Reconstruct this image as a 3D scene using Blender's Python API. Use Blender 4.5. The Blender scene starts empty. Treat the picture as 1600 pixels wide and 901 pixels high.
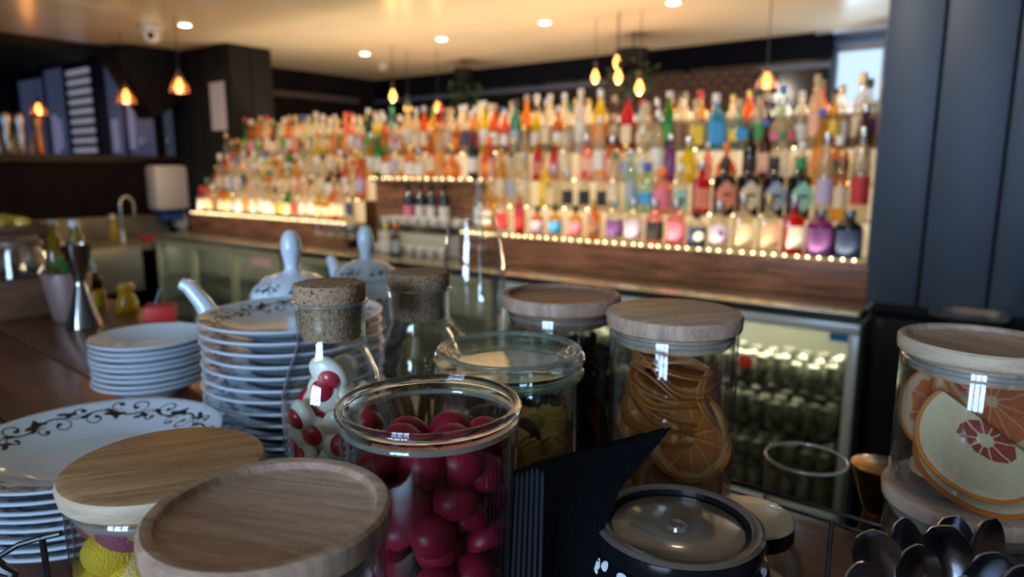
import bpy, bmesh, math, random
from math import sin, cos, pi, radians as R
from mathutils import Vector, Matrix
random.seed(7)
sc = bpy.context.scene
col = sc.collection

# ---------------------------------------------------------------- camera, light, exposure
F = 1070.0; PITCH = R(10); CZ = 1.45            # focal length in pixels of a 1600x901 frame
BAR = R(-36.66)                                  # the back bar's own axes: X along it, Y away from the camera
CA, SA = cos(BAR), sin(BAR); CA_, SA_ = CA, SA
cam = bpy.data.cameras.new('camera'); co = bpy.data.objects.new('camera', cam); col.objects.link(co)
co.location = (0, 0, CZ); co.rotation_euler = (R(80), 0, 0)
cam.sensor_width = 36; cam.lens = F * 36 / 1600; cam.clip_start = 0.02
cam.dof.use_dof = True; cam.dof.focus_distance = 0.37; cam.dof.aperture_fstop = 6.6; cam.dof.aperture_blades = 0
sc.camera = co
sc.view_settings.view_transform = 'Standard'; sc.view_settings.look = 'None'
sc.view_settings.exposure = 0.6; sc.view_settings.gamma = 1.0; sc.view_settings.use_curve_mapping = False
cy = sc.cycles
cy.max_bounces = 10; cy.diffuse_bounces = 3; cy.glossy_bounces = 4; cy.transmission_bounces = 8
cy.transparent_max_bounces = 40; cy.caustics_refractive = False; cy.caustics_reflective = False
cy.sample_clamp_indirect = 6.0; cy.use_denoising = True
w = bpy.data.worlds.new('world'); sc.world = w; w.use_nodes = True
w.node_tree.nodes['Background'].inputs[0].default_value = (0.55, 0.72, 1.0, 1)
w.node_tree.nodes['Background'].inputs[1].default_value = 0.035

def area(name, loc, target, sx, sy, power, color, spread=180):
    l = bpy.data.lights.new(name, 'AREA'); l.shape = 'RECTANGLE'; l.size = sx; l.size_y = sy
    l.energy = power; l.color = color; l.spread = R(spread)
    o = bpy.data.objects.new(name, l); col.objects.link(o); o.location = loc
    o.rotation_euler = (Vector(target) - Vector(loc)).to_track_quat('-Z', 'Y').to_euler(); return o
area('window_daylight', (-1.7, -2.5, 1.62), (-0.1, 0.5, 1.25), 1.3, 1.3, 112, (0.46, 0.68, 1.0))
area('back_bar_bounce_fill', (0.005, 4.8, 1.74), (-0.6, 4.0, 3.5), 4.6, 0.15, 11, (1.0, 0.80, 0.55))  # added lamp standing in for warm bounce onto the ceiling
area('far_window_daylight', (2.55, 5.05, 2.0), (-0.8, 4.3, 2.45), 0.7, 0.5, 4, (0.6, 0.8, 1.0))
area('rear_ceiling_fill', (-0.15, 5.25, 0.7), (-0.3, 5.45, 2.47), 3.6, 0.5, 40, (1.0, 0.78, 0.55)).rotation_euler = (R(184), 0, BAR)  # unseen lamp added behind the back board to brighten the ceiling
bpy.data.objects['rear_ceiling_fill'].location = (CA_*-3.2-SA_*4.3, SA_*-3.2+CA_*4.3, 0.9)
cv = bpy.data.objects['back_bar_bounce_fill']; cv.location = (CA_*-3.0-SA_*3.66, SA_*-3.0+CA_*3.66, 1.74); cv.rotation_euler = (R(205), 0, BAR)
def spot(loc, power, size=100, color=(1.0, 0.72, 0.42), blend=0.6):
    l = bpy.data.lights.new('downlight_beam', 'SPOT'); l.energy = power; l.color = color
    l.spot_size = R(size); l.spot_blend = blend; l.shadow_soft_size = 0.03
    o = bpy.data.objects.new('downlight_beam', l); col.objects.link(o); o.location = loc; return o
def glow(name, loc, power, color, rad=0.03):
    l = bpy.data.lights.new(name, 'POINT'); l.energy = power; l.color = color; l.shadow_soft_size = rad
    o = bpy.data.objects.new(name, l); col.objects.link(o); o.location = loc; return o

# ---------------------------------------------------------------- coordinates
def tow(X, Y, Z=0.0):                            # bar axes -> world
    return Vector((CA*X - SA*Y, SA*X + CA*Y, Z))
def ray(x, y):
    cx = (x-800)/F; c = (450.5-y)/F
    return Vector((cx, cos(PITCH)+c*sin(PITCH), -sin(PITCH)+c*cos(PITCH)))
def rb(x, y):
    r = ray(x, y); return CA*r.x+SA*r.y, -SA*r.x+CA*r.y, r.z
def atn(x, y, n):                                # where the sight line meets a plane parallel to the bar
    X, Y, Z = rb(x, y); t = n/Y; return X*t, n, Z*t+CZ
def atz(x, y, z):
    X, Y, Z = rb(x, y); t = (z-CZ)/Z; return X*t, Y*t, z
def atX(x, y, Xv):
    X, Y, Z = rb(x, y); t = Xv/X; return Xv, Y*t, Z*t+CZ

# ---------------------------------------------------------------- materials
MATS = {}
def newmat(name):
    m = bpy.data.materials.new(name); m.use_nodes = True; nt = m.node_tree
    return m, nt, nt.nodes['Principled BSDF'], nt.nodes['Material Output']
def pm(name, c, rough=0.5, metal=0.0, spec=0.5, emit=None, es=1.0, trans=0.0, ior=1.45, sss=0.0, coat=0.0, bump=0.0, bscale=60, var=0.0, vscale=8, stretch=(1,1,1), sheen=0):
    if name in MATS: return MATS[name]
    m, nt, b, out = newmat(name)
    b.inputs['Base Color'].default_value = (*c, 1); b.inputs['Roughness'].default_value = rough
    b.inputs['Metallic'].default_value = metal; b.inputs['Specular IOR Level'].default_value = spec
    b.inputs['Transmission Weight'].default_value = trans; b.inputs['IOR'].default_value = ior
    b.inputs['Coat Weight'].default_value = coat
    if sss: b.inputs['Subsurface Weight'].default_value = sss; b.inputs['Subsurface Radius'].default_value = (1,.4,.3); b.inputs['Subsurface Scale'].default_value = 0.01
    if emit: b.inputs['Emission Color'].default_value = (*emit, 1); b.inputs['Emission Strength'].default_value = es
    if bump or var:
        tc = nt.nodes.new('ShaderNodeTexCoord'); mp = nt.nodes.new('ShaderNodeMapping'); mp.inputs['Scale'].default_value = stretch
        nt.links.new(tc.outputs['Object'], mp.inputs[0])
    if var:
        n = nt.nodes.new('ShaderNodeTexNoise'); n.inputs['Scale'].default_value = vscale; n.inputs['Detail'].default_value = 6
        nt.links.new(mp.outputs[0], n.inputs['Vector'])
        cr = nt.nodes.new('ShaderNodeValToRGB'); cr.color_ramp.elements[0].position = 0.3; cr.color_ramp.elements[1].position = 0.7
        cr.color_ramp.elements[0].color = tuple(x*(1-var) for x in c)+(1,); cr.color_ramp.elements[1].color = tuple(min(1, x*(1+var)) for x in c)+(1,)
        nt.links.new(n.outputs[0], cr.inputs[0]); nt.links.new(cr.outputs[0], b.inputs['Base Color'])
    if bump:
        n2 = nt.nodes.new('ShaderNodeTexNoise'); n2.inputs['Scale'].default_value = bscale; n2.inputs['Detail'].default_value = 5
        nt.links.new(mp.outputs[0], n2.inputs['Vector'])
        bp = nt.nodes.new('ShaderNodeBump'); bp.inputs['Strength'].default_value = bump; bp.inputs['Distance'].default_value = 0.002
        nt.links.new(n2.outputs[0], bp.inputs['Height']); nt.links.new(bp.outputs[0], b.inputs['Normal'])
    MATS[name] = m; return m
def wood(name, dark, light, scale=14, stretch=(1, 9, 1), rough=0.5, spec=0.35, rot=0.0, bump=0.15, coat=0.0):
    if name in MATS: return MATS[name]
    m, nt, b, out = newmat(name)
    tc = nt.nodes.new('ShaderNodeTexCoord'); mp = nt.nodes.new('ShaderNodeMapping')
    mp.inputs['Scale'].default_value = stretch; mp.inputs['Rotation'].default_value = (0, 0, rot)
    nt.links.new(tc.outputs['Object'], mp.inputs[0])
    n = nt.nodes.new('ShaderNodeTexNoise'); n.inputs['Scale'].default_value = scale; n.inputs['Detail'].default_value = 8; n.inputs['Distortion'].default_value = 0.6
    n2 = nt.nodes.new('ShaderNodeTexNoise'); n2.inputs['Scale'].default_value = scale*11; n2.inputs['Detail'].default_value = 7
    nt.links.new(mp.outputs[0], n.inputs['Vector']); nt.links.new(mp.outputs[0], n2.inputs['Vector'])
    mx = nt.nodes.new('ShaderNodeMath'); mx.operation = 'MULTIPLY_ADD'; mx.inputs[1].default_value = 0.55
    nt.links.new(n2.outputs[0], mx.inputs[0]); nt.links.new(n.outputs[0], mx.inputs[2])
    cr = nt.nodes.new('ShaderNodeValToRGB'); cr.color_ramp.elements[0].position = 0.55; cr.color_ramp.elements[1].position = 0.98
    cr.color_ramp.elements[0].color = (*dark, 1); cr.color_ramp.elements[1].color = (*light, 1)
    nt.links.new(mx.outputs[0], cr.inputs[0]); nt.links.new(cr.outputs[0], b.inputs['Base Color'])
    b.inputs['Roughness'].default_value = rough; b.inputs['Specular IOR Level'].default_value = spec; b.inputs['Coat Weight'].default_value = coat
    bp = nt.nodes.new('ShaderNodeBump'); bp.inputs['Strength'].default_value = bump; bp.inputs['Distance'].default_value = 0.001
    nt.links.new(mx.outputs[0], bp.inputs['Height']); nt.links.new(bp.outputs[0], b.inputs['Normal'])
    MATS[name] = m; return m
def thin(name, tint, body=None, bodyw=0.0, rough=0.03, refl=1.0, ior=1.5):
    """thin-walled glass: see-through, Fresnel reflection, optional share of coloured body"""
    if name in MATS: return MATS[name]
    m = bpy.data.materials.new(name); m.use_nodes = True; nt = m.node_tree; nt.nodes.clear()
    out = nt.nodes.new('ShaderNodeOutputMaterial'); tr = nt.nodes.new('ShaderNodeBsdfTransparent'); tr.inputs[0].default_value = (*tint, 1)
    gl = nt.nodes.new('ShaderNodeBsdfGlossy'); gl.inputs['Roughness'].default_value = rough; gl.inputs['Color'].default_value = (refl, refl, refl, 1)
    fr = nt.nodes.new('ShaderNodeFresnel'); fr.inputs['IOR'].default_value = ior
    last = tr.outputs[0]
    if bodyw:
        bd = nt.nodes.new('ShaderNodeBsdfDiffuse'); bd.inputs[0].default_value = (*body, 1)
        tl = nt.nodes.new('ShaderNodeBsdfTranslucent'); tl.inputs[0].default_value = (*body, 1)
        a = nt.nodes.new('ShaderNodeMixShader'); a.inputs[0].default_value = 0.6
        nt.links.new(bd.outputs[0], a.inputs[1]); nt.links.new(tl.outputs[0], a.inputs[2])
        m2 = nt.nodes.new('ShaderNodeMixShader'); m2.inputs[0].default_value = bodyw
        nt.links.new(last, m2.inputs[1]); nt.links.new(a.outputs[0], m2.inputs[2]); last = m2.outputs[0]
    # Fresnel on both faces of a thin wall: use the front-side value
    ms = nt.nodes.new('ShaderNodeMixShader'); nt.links.new(fr.outputs[0], ms.inputs[0])
    nt.links.new(last, ms.inputs[1]); nt.links.new(gl.outputs[0], ms.inputs[2]); nt.links.new(ms.outputs[0], out.inputs[0])
    geo = nt.nodes.new('ShaderNodeNewGeometry'); inv = nt.nodes.new('ShaderNodeVectorMath'); inv.operation = 'SCALE'
    sgn = nt.nodes.new('ShaderNodeMath'); sgn.operation = 'MULTIPLY_ADD'; sgn.inputs[1].default_value = -2; sgn.inputs[2].default_value = 1
    nt.links.new(geo.outputs['Backfacing'], sgn.inputs[0]); nt.links.new(geo.outputs['Normal'], inv.inputs[0]); nt.links.new(sgn.outputs[0], inv.inputs['Scale'])
    lw = nt.nodes.new('ShaderNodeLayerWeight'); lw.inputs['Blend'].default_value = 0.5
    pw = nt.nodes.new('ShaderNodeMath'); pw.operation = 'POWER'; pw.inputs[1].default_value = 3.0
    ad = nt.nodes.new('ShaderNodeMath'); ad.operation = 'MULTIPLY_ADD'; ad.inputs[1].default_value = 0.85; ad.inputs[2].default_value = 0.045
    nt.links.new(lw.outputs['Facing'], pw.inputs[0]); nt.links.new(pw.outputs[0], ad.inputs[0]); nt.links.new(ad.outputs[0], ms.inputs[0])
    for x in (geo, inv, sgn, fr): nt.nodes.remove(x)
    MATS[name] = m; return m
def emis(name, c, s):
    return pm(name, (0.02, 0.02, 0.02), emit=c, es=s)
def realglass(name, c=(1, 1, 1), ior=1.48):
    return pm(name, c, rough=0.0, trans=1.0, ior=ior)

M_GLASS = thin('clear_thin_glass', (0.97, 0.985, 0.98))
M_RIM = realglass('clear_solid_glass', (0.97, 1, 0.98))
M_GREENRIM = realglass('greenish_solid_glass', (0.82, 0.95, 0.86))
M_BRIM = thin('highlit_glass_rim', (0.9, 0.95, 0.92), (0.75, 0.80, 0.76), 0.30)  # whitish body paints the highlight lines along glass rims
M_GRIM = thin('green_glass_rim', (0.70, 0.88, 0.76), (0.35, 0.55, 0.42), 0.35)
M_PORC = pm('white_porcelain', (0.68, 0.74, 0.80), rough=0.12, spec=0.6, coat=0.4)
M_INK = pm('black_print', (0.012, 0.012, 0.012), rough=0.3)
M_LIDW = wood('lid_wood', (0.30, 0.18, 0.12), (0.56, 0.37, 0.26), scale=9, stretch=(2, 22, 2), rough=0.55, rot=0.3)
M_LIDO = wood('lid_wood_warm', (0.26, 0.125, 0.04), (0.55, 0.33, 0.16), scale=9, stretch=(2, 20, 2), rough=0.4, spec=0.6, rot=-0.2)
M_LIDE = wood('lid_edge_wood', (0.42, 0.29, 0.18), (0.62, 0.48, 0.33), scale=30, stretch=(1, 1, 6), rough=0.6)
M_SIL = thin('silicone_ring', (0.85, 0.87, 0.88), (0.75, 0.77, 0.8), 0.35, rough=0.3)
M_COUNTER = wood('counter_wood', (0.05, 0.018, 0.009), (0.17, 0.06, 0.028), scale=5, stretch=(1.2, 9, 1), rough=0.28, spec=0.5, rot=-BAR)
M_LEDGE = wood('ledge_wood', (0.055, 0.024, 0.013), (0.34, 0.15, 0.085), scale=4, stretch=(1, 8, 8), rough=0.4)
M_BLACKPAINT = pm('black_paint', (0.006, 0.006, 0.007), rough=0.7, spec=0.2)
M_DARKWALL = pm('dark_wall', (0.008, 0.008, 0.010), rough=0.8, spec=0.1, var=0.3, vscale=3)
M_PANEL = pm('blue_grey_panel', (0.042, 0.058, 0.088), rough=0.5, spec=0.4, var=0.15, vscale=2)
M_STEEL = pm('brushed_steel', (0.55, 0.55, 0.52), rough=0.28, metal=1.0, bump=0.05, bscale=200, stretch=(1, 1, 12))
M_DSTEEL = pm('polished_dark_steel', (0.50, 0.50, 0.52), rough=0.10, metal=1.0)
M_BLACKMETAL = pm('black_wire', (0.01, 0.01, 0.01), rough=0.35, spec=0.5)
M_WHITE = pm('white_plastic', (0.62, 0.58, 0.52), rough=0.4)

# ---------------------------------------------------------------- mesh helpers
def tag(o, label=None, cat=None, group=None, kind=None):
    if label: o['label'] = label
    if cat: o['category'] = cat
    if group: o['group'] = group
    if kind: o['kind'] = kind
    return o
def link(name, me, mats, parent=None, loc=(0, 0, 0), rot=(0, 0, 0)):
    o = bpy.data.objects.new(name, me); col.objects.link(o)
    if not isinstance(mats, (list, tuple)): mats = [mats]
    if not me.materials:
        for m in mats: me.materials.append(m)
    o.location = loc; o.rotation_euler = rot
    if parent: o.parent = parent
    return o
def fin(bm, name, smooth=True, ang=35):
    bmesh.ops.recalc_face_normals(bm, faces=bm.faces)
    me = bpy.data.meshes.new(name); bm.to_mesh(me); bm.free()
    if smooth:
        me.polygons.foreach_set('use_smooth', [True]*len(me.polygons)); me.set_sharp_from_angle(angle=R(ang))
    return me
def empty(name, loc, rz=0, **k):
    o = bpy.data.objects.new(name, None); col.objects.link(o); o.location = loc; o.rotation_euler = (0, 0, rz)
    o.empty_display_size = 0.05; tag(o, **k); return o
def box(bm, x0, x1, y0, y1, z0, z1, bev=0.0, mi=0):
    r = bmesh.ops.create_cube(bm, size=1.0)
    for v in r['verts']:
        v.co = Vector(((x0+x1)/2 + v.co.x*(x1-x0), (y0+y1)/2 + v.co.y*(y1-y0), (z0+z1)/2 + v.co.z*(z1-z0)))
    fs = set(f for v in r['verts'] for f in v.link_faces)
    for f in fs: f.material_index = mi
    if bev:
        es = list(set(e for v in r['verts'] for e in v.link_edges))
        bmesh.ops.bevel(bm, geom=es, offset=bev, segments=2, affect='EDGES', profile=0.5)
def lathe(bm, prof, segs=48, closed=False, mi=0, sq=0.0, cx=0, cy_=0):
    """prof: list of (r, z[, mat]); sq > 0 squares the section"""
    rings = []
    for p in prof:
        r, z = p[0], p[1]
        if r < 1e-6: rings.append([bm.verts.new((cx, cy_, z))]); continue
        ring = []
        for k in range(segs):
            a = 2*pi*k/segs; s = 1.0
            if sq: s = 1.0/((abs(cos(a))**sq + abs(sin(a))**sq)**(1/sq))
            ring.append(bm.verts.new((cx + r*s*cos(a), cy_ + r*s*sin(a), z)))
        rings.append(ring)
    n = len(prof); rng = range(n) if closed else range(n-1)
    for i in rng:
        a, b = rings[i], rings[(i+1) % n]; m = prof[i][2] if len(prof[i]) > 2 else mi
        for k in range(segs):
            k2 = (k+1) % segs
            if len(a) == 1 and len(b) == 1: continue
            if len(a) == 1: f = bm.faces.new((a[0], b[k], b[k2]))
            elif len(b) == 1: f = bm.faces.new((a[k], a[k2], b[0]))
            else: f = bm.faces.new((a[k], a[k2], b[k2], b[k]))
            f.material_index = m
def tube(bm, pts, r, segs=8, cap=True, rads=None):
    pts = [Vector(p) for p in pts]; rings = []; up = Vector((0, 0, 1)); prevx = None
    for i, p in enumerate(pts):
        d = (pts[min(i+1, len(pts)-1)] - pts[max(i-1, 0)]).normalized()
        if prevx is None:
            x = d.cross(up) if abs(d.z) < 0.95 else d.cross(Vector((1, 0, 0)))
        else: x = prevx - d*prevx.dot(d)
        x.normalize(); prevx = x; y = d.cross(x); rr = rads[i] if rads else r
        rings.append([bm.verts.new(p + (x*cos(2*pi*k/segs) + y*sin(2*pi*k/segs))*rr) for k in range(segs)])
    for a, b in zip(rings, rings[1:]):
        for k in range(segs): bm.faces.new((a[k], a[(k+1) % segs], b[(k+1) % segs], b[k]))
    if cap: bm.faces.new(rings[0][::-1]); bm.faces.new(rings[-1])
def torus(bm, R0, r, z, segs=64, rs=10, sy=1.0):
    lathe(bm, [(R0 + r*cos(2*pi*k/rs), z + r*sy*sin(2*pi*k/rs)) for k in range(rs)], segs, closed=True)
def L(name, prof, mat, parent=None, loc=(0, 0, 0), segs=48, sq=0, rot=(0, 0, 0), closed=False, ang=35):
    bm = bmesh.new(); lathe(bm, prof, segs, sq=sq, closed=closed); return link(name, fin(bm, name, ang=ang), mat, parent, loc, rot)
def B(name, dims, mat, parent=None, loc=(0, 0, 0), rot=(0, 0, 0), bev=0.0):
    bm = bmesh.new(); box(bm, *dims, bev=bev); return link(name, fin(bm, name, smooth=bool(bev)), mat, parent, loc, rot)
def T(name, pts, r, mat, parent=None, loc=(0, 0, 0), segs=8, rads=None, rot=(0, 0, 0)):
    bm = bmesh.new(); tube(bm, pts, r, segs, rads=rads); return link(name, fin(bm, name), mat, parent, loc, rot)
def barbox(name, X0, X1, Y0, Y1, Z0, Z1, mat, parent=None, bev=0.0):
    """box given in bar axes; origin at its base centre when top-level"""
    if parent is None:
        c = ((X0+X1)/2, (Y0+Y1)/2, Z0)
        return B(name, (X0-c[0], X1-c[0], Y0-c[1], Y1-c[1], 0, Z1-Z0), mat, None, tow(*c), (0, 0, BAR), bev)
    return B(name, (X0, X1, Y0, Y1, Z0, Z1), mat, parent, bev=bev)
def struct(o): o['kind'] = 'structure'; return o
def copytree(o, parent=None):
    c = o.copy(); col.objects.link(c); c.parent = parent
    for ch in o.children: copytree(ch, c)
    return c
ORD2 = ['first', 'second', 'third', 'fourth', 'fifth', 'sixth', 'seventh', 'eighth']
ORD = ['topmost', 'second', 'third', 'fourth', 'fifth', 'sixth', 'seventh', 'eighth', 'ninth', 'tenth', 'eleventh', 'twelfth', 'thirteenth', 'fourteenth', 'fifteenth', 'sixteenth']

# ================================================================ THE ROOM
CEIL = 2.47
M_CEIL = pm('ceiling_paint', (0.74, 0.62, 0.44), rough=0.24, spec=0.7, var=0.06, vscale=1.5)
struct(barbox('ceiling', -6.4, 4.0, -4.5, 5.8, CEIL, CEIL+0.1, M_CEIL))
struct(barbox('ceiling_dark', -10.5, -6.4, -4.5, 9.0, CEIL, CEIL+0.1, M_BLACKPAINT))
struct(barbox('floor', -10.5, 4.0, -4.5, 9.5, -0.1, 0.0, pm('floor_dark_tile', (0.03, 0.025, 0.022), rough=0.4, var=0.3)))
# rear wall: dark glazed partition that stops short of the window at its right end
wb = struct(empty('wall_back', tow(-3.8, 5.8, 0), BAR))
B('wainscot', (-2.6, 2.50, 0.0, 0.08, 0, 1.2), M_DARKWALL, wb)
B('header', (-2.6, 2.50, 0.0, 0.08, 2.28, CEIL), pm('header_blueblack', (0.004, 0.005, 0.010), rough=0.8, spec=0.05), wb)
B('blue_rail', (-2.6, 2.5, -0.02, -0.001, 2.20, 2.245), pm('rail_blue', (0.05, 0.07, 0.12), rough=0.25), wb)
for x in (-2.58, -1.5, 0.22, 1.35, 2.47): B('post', (x-0.025, x+0.025, -0.0, 0.06, 1.2, 2.28), M_BLACKPAINT, wb)
for x0, x1 in ((-2.55, -1.53), (-1.47, 0.19), (0.25, 1.32), (1.38, 2.44)):
    B('dark_glass_pane', (x0, x1, 0.02, 0.03, 1.2, 2.28), pm('dark_glass', (0.006, 0.007, 0.010), rough=0.12, spec=0.6), wb)
# brick pier and hanging greenery in front of the rear wall
bk = struct(empty('wall_brick', tow(-2.55, 5.55, 0), BAR))
B('mortar', (-0.55, 0.75, 0.02, 0.12, 1.0, 2.22), pm('mortar', (0.03, 0.022, 0.02), rough=0.9), bk)
bm = bmesh.new(); box(bm, -0.048, 0.048, 0, 0.03, 0, 0.04, bev=0.003); brick_me = fin(bm, 'brick')
bm_b = pm('brick_red', (0.055, 0.030, 0.023), rough=0.85, var=0.4, vscale=5)
for r in range(8):
    for c in range(12):
        link('brick', brick_me, bm_b, bk, (-0.49 + c*0.108 + (0.054 if r % 2 else 0), random.uniform(-0.005, 0.004), 1.80 + r*0.052))
def leafy(name, loc, rad, h, n, label, mat):
    bm = bmesh.new()
    for i in range(n):
        a = random.random()*2*pi; rr = rad*math.sqrt(random.random()); z = h*random.random()
        c = Vector((rr*cos(a), rr*sin(a), z)); d = Vector((random.uniform(-1, 1), random.uniform(-1, 1), random.uniform(-1, .3))).normalized()
        s = d.cross(Vector((0, 0, 1))).normalized()*0.018; l = 0.07
        v = [bm.verts.new(p) for p in (c, c+d*l*.5+s, c+d*l, c+d*l*.5-s)]; bm.faces.new(v)
    root = empty(name, loc, label=label, cat='plant')
    o = link('foliage', fin(bm, 'foliage', False), mat, root); o['kind'] = 'stuff'
    L('pot', [(0.0, h-0.02), (rad*.5, h-0.02), (rad*.6, h+.10), (rad*.5, h+.10), (0, h+.08)], M_BLACKPAINT, root, segs=20)
    T('hanger', [(0, 0, h+.08), (0, 0, CEIL-loc[2])], 0.006, M_BLACKMETAL, root)
M_LEAF = pm('leaf_green', (0.025, 0.05, 0.018), rough=0.6)
leafy('hanging_plant', tow(-2.55, 5.0, 2.0), 0.20, 0.25, 160, 'dark green trailing plant hanging before the brick pier', M_LEAF)
leafy('hanging_plant', tow(-4.45, 5.2, 1.9), 0.16, 0.38, 160, 'dark green trailing plant hanging behind the magenta-necked bottle', M_LEAF)
# rear window at the right end
wn = struct(empty('window_1', tow(-0.82, 5.95, 0), BAR))
B('window_frame', (-0.50, 0.60, 0.0, 0.05, 2.33, 2.39), pm('pale_frame', (0.25, 0.3, 0.38), rough=0.5), wn)
B('window_frame', (-0.52, -0.46, 0.0, 0.05, 1.2, 2.38), MATS['pale_frame'], wn)
B('window_frame', (-0.15, -0.10, 0.0, 0.05, 1.2, 2.38), MATS['pale_frame'], wn)
B('window_frame', (-0.50, 0.60, 0.0, 0.05, 1.90, 1.93), MATS['pale_frame'], wn)
B('pane', (-0.50, 0.60, 0.03, 0.035, 1.2, 2.36), emis('daylit_glass', (0.55, 0.75, 1.0), 0.8), wn)
for k in range(9): B('blind_slat', (-0.09, 0.60, -0.01, 0.012, 2.05+k*0.032, 2.058+k*0.032), pm('slat_white', (0.5, 0.6, 0.7), rough=0.5), wn)
struct(barbox('ceiling_soffit', -1.42, 1.2, 5.8, 9.0, CEIL-0.02, CEIL+0.08, pm('soffit_daylit_blue', (0.45, 0.58, 0.75), rough=0.5)))  # bluish daylight beside the window put into the ceiling colour
struct(barbox('wall_far', -10.5, 4.0, 9.0, 9.1, 0, CEIL, M_BLACKPAINT))

# left side: half-height wall with a room beyond, square column
struct(barbox('wall_left', -6.52, -6.4, -2.0, 3.35, 0, 1.50, pm('umber_wall', (0.008, 0.005, 0.004), rough=0.7, spec=0.15, var=0.3)))
struct(barbox('trim_1', -6.62, -6.36, -2.0, 3.35, 1.50, 1.555, wood('dark_trim', (0.012, 0.008, 0.006), (0.03, 0.018, 0.012), rough=0.4)))
cl = struct(empty('column', tow(-5.9, 3.56, 0), BAR))
B('column_core', (-0.52, 0.44, -0.19, 0.22, 0, CEIL), pm('charcoal_cladding', (0.012, 0.0125, 0.0125), rough=0.7, spec=0.15), cl)
for k in range(4): B('cladding_board', (-0.515+k*0.24, -0.285+k*0.24, -0.21, -0.192, 0.9, CEIL), MATS['charcoal_cladding'], cl, bev=0.004)
for k in range(2): B('cladding_board', (0.442, 0.458, -0.20+k*0.21, 0.0+k*0.21, 0.9, CEIL), MATS['charcoal_cladding'], cl, bev=0.004)
p0 = atn(340, 166, 3.34)
tag(B('paper_notice', (-0.115, 0.115, -0.002, 0.0, -0.2, 0.2), pm('notice_paper', (0.42, 0.38, 0.42), rough=0.7), None, tow(p0[0], 3.346, p0[2]), (0, 0, BAR)),
    'blank-looking white paper sheet pinned high on the charcoal column', 'paper')
struct(barbox('wall_left_rear', -6.5, -6.35, 3.8, 5.8, 0, CEIL, M_DARKWALL))
B('rear_rail', (-6.34, -6.30, 4.3, 5.5, 2.18, 2.24), pm('rail_grey', (0.07, 0.06, 0.07), rough=0.4), None, (0, 0, 0), (0, 0, BAR)).name = 'trim_2'
struct(bpy.data.objects['trim_2'])
# the bluish glazed wall of the room beyond
wl = struct(empty('window_2', tow(-7.9, 3.12, 0), BAR))
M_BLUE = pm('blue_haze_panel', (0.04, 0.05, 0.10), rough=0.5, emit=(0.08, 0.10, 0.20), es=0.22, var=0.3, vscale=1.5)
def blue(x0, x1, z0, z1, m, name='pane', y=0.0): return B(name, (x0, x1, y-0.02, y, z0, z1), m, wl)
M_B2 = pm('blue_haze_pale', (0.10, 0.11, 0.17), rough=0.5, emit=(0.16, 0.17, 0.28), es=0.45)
M_B3 = pm('blue_night', (0.01, 0.014, 0.035), rough=0.4)
blue(-1.35, -0.65, 1.55, 2.40, M_BLUE); blue(-0.62, -0.10, 1.55, 2.46, M_BLUE); blue(-0.10, 0.52, 1.55, 2.46, M_B3); blue(0.55, 0.75, 1.55, 2.46, M_B3)
blue(0.78, 1.12, 1.55, 2.46, M_BLUE); blue(1.15, 1.6, 1.55, 2.46, M_BLUE)
for x in (-1.37, -0.635, -0.1, 0.535, 0.765, 1.135): blue(x-0.018, x+0.018, 1.5, 2.46, M_B3, 'mullion', -0.02)
M_SLAT = pm('glowing_blind_slat', (0.2, 0.21, 0.26), rough=0.6, emit=(0.22, 0.23, 0.30), es=0.5)  # slats carry a glow of their own so they look lit
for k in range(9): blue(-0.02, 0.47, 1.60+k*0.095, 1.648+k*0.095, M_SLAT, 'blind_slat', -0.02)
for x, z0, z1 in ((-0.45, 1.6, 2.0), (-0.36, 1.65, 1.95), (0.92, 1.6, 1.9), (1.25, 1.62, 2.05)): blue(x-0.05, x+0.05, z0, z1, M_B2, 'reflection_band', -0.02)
struct(barbox('wall_beyond', -10.5, -9.3, 3.0, 3.1, 0, CEIL, M_BLACKPAINT))
struct(barbox('wall_behind_window', -9.3, -6.4, 3.16, 3.26, 0, CEIL, M_BLACKPAINT))

# right-hand cladding and the cabinet beneath it
wr = struct(empty('wall_right', tow(-0.45, 2.84, 0), BAR))
B('backing', (0.0, 2.6, 0.03, 0.10, 0.95, CEIL), M_BLACKPAINT, wr)
xb = 0.0
for wd in (0.172, 0.208, 0.115, 0.2, 0.2, 0.2, 0.2, 0.2, 0.2, 0.2, 0.2, 0.2):
    B('cladding_board', (xb+0.005, xb+wd-0.005, 0.0, 0.03, 0.95, CEIL), M_PANEL, wr, bev=0.003); xb += wd
B('return_board', (-0.005, 0.005, 0.0, 0.62, 1.09, CEIL), M_PANEL, wr)
uc = empty('undercounter_cabinet', tow(0.6, 2.82, 0), BAR, label='black under-counter cabinet below the blue-grey panelling', cat='cabinet')
B('body', (-1.02, 1.4, 0.0, 0.5, 0.05, 0.93), M_BLACKPAINT, uc)
B('top', (-1.02, 1.4, -0.02, 0.5, 0.93, 0.948), M_BLACKPAINT, uc)
for k in range(4): B('door', (-1.0+k*0.6, -0.42+k*0.6, -0.012, 0.0, 0.08, 0.90), pm('black_gloss', (0.01, 0.011, 0.012), rough=0.25), uc, bev=0.004)
q = atz(1500, 500, 0.95)
t = empty('steel_tray', tow(q[0]+0.02, q[1]+0.04, 0.948), BAR, label='pale steel tray on the black cabinet under the panelling', cat='tray')
L('dish', [(0, 0.002), (0.09, 0.002), (0.11, 0.02), (0.113, 0.02), (0.092, 0), (0, 0)], M_STEEL, t, segs=32, sq=5)
q = atz(1570, 485, 0.96)
t = empty('red_bottle_cap_jar', tow(q[0], q[1]+.1, 0.948), 0, label='small jar with dark red lid on the black cabinet', cat='jar')
L('body', [(0, 0), (0.026, 0), (0.026, 0.03), (0.022, 0.036), (0, 0.036)], thin('smoky', (0.5, 0.5, 0.5)), t, segs=20)
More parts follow.
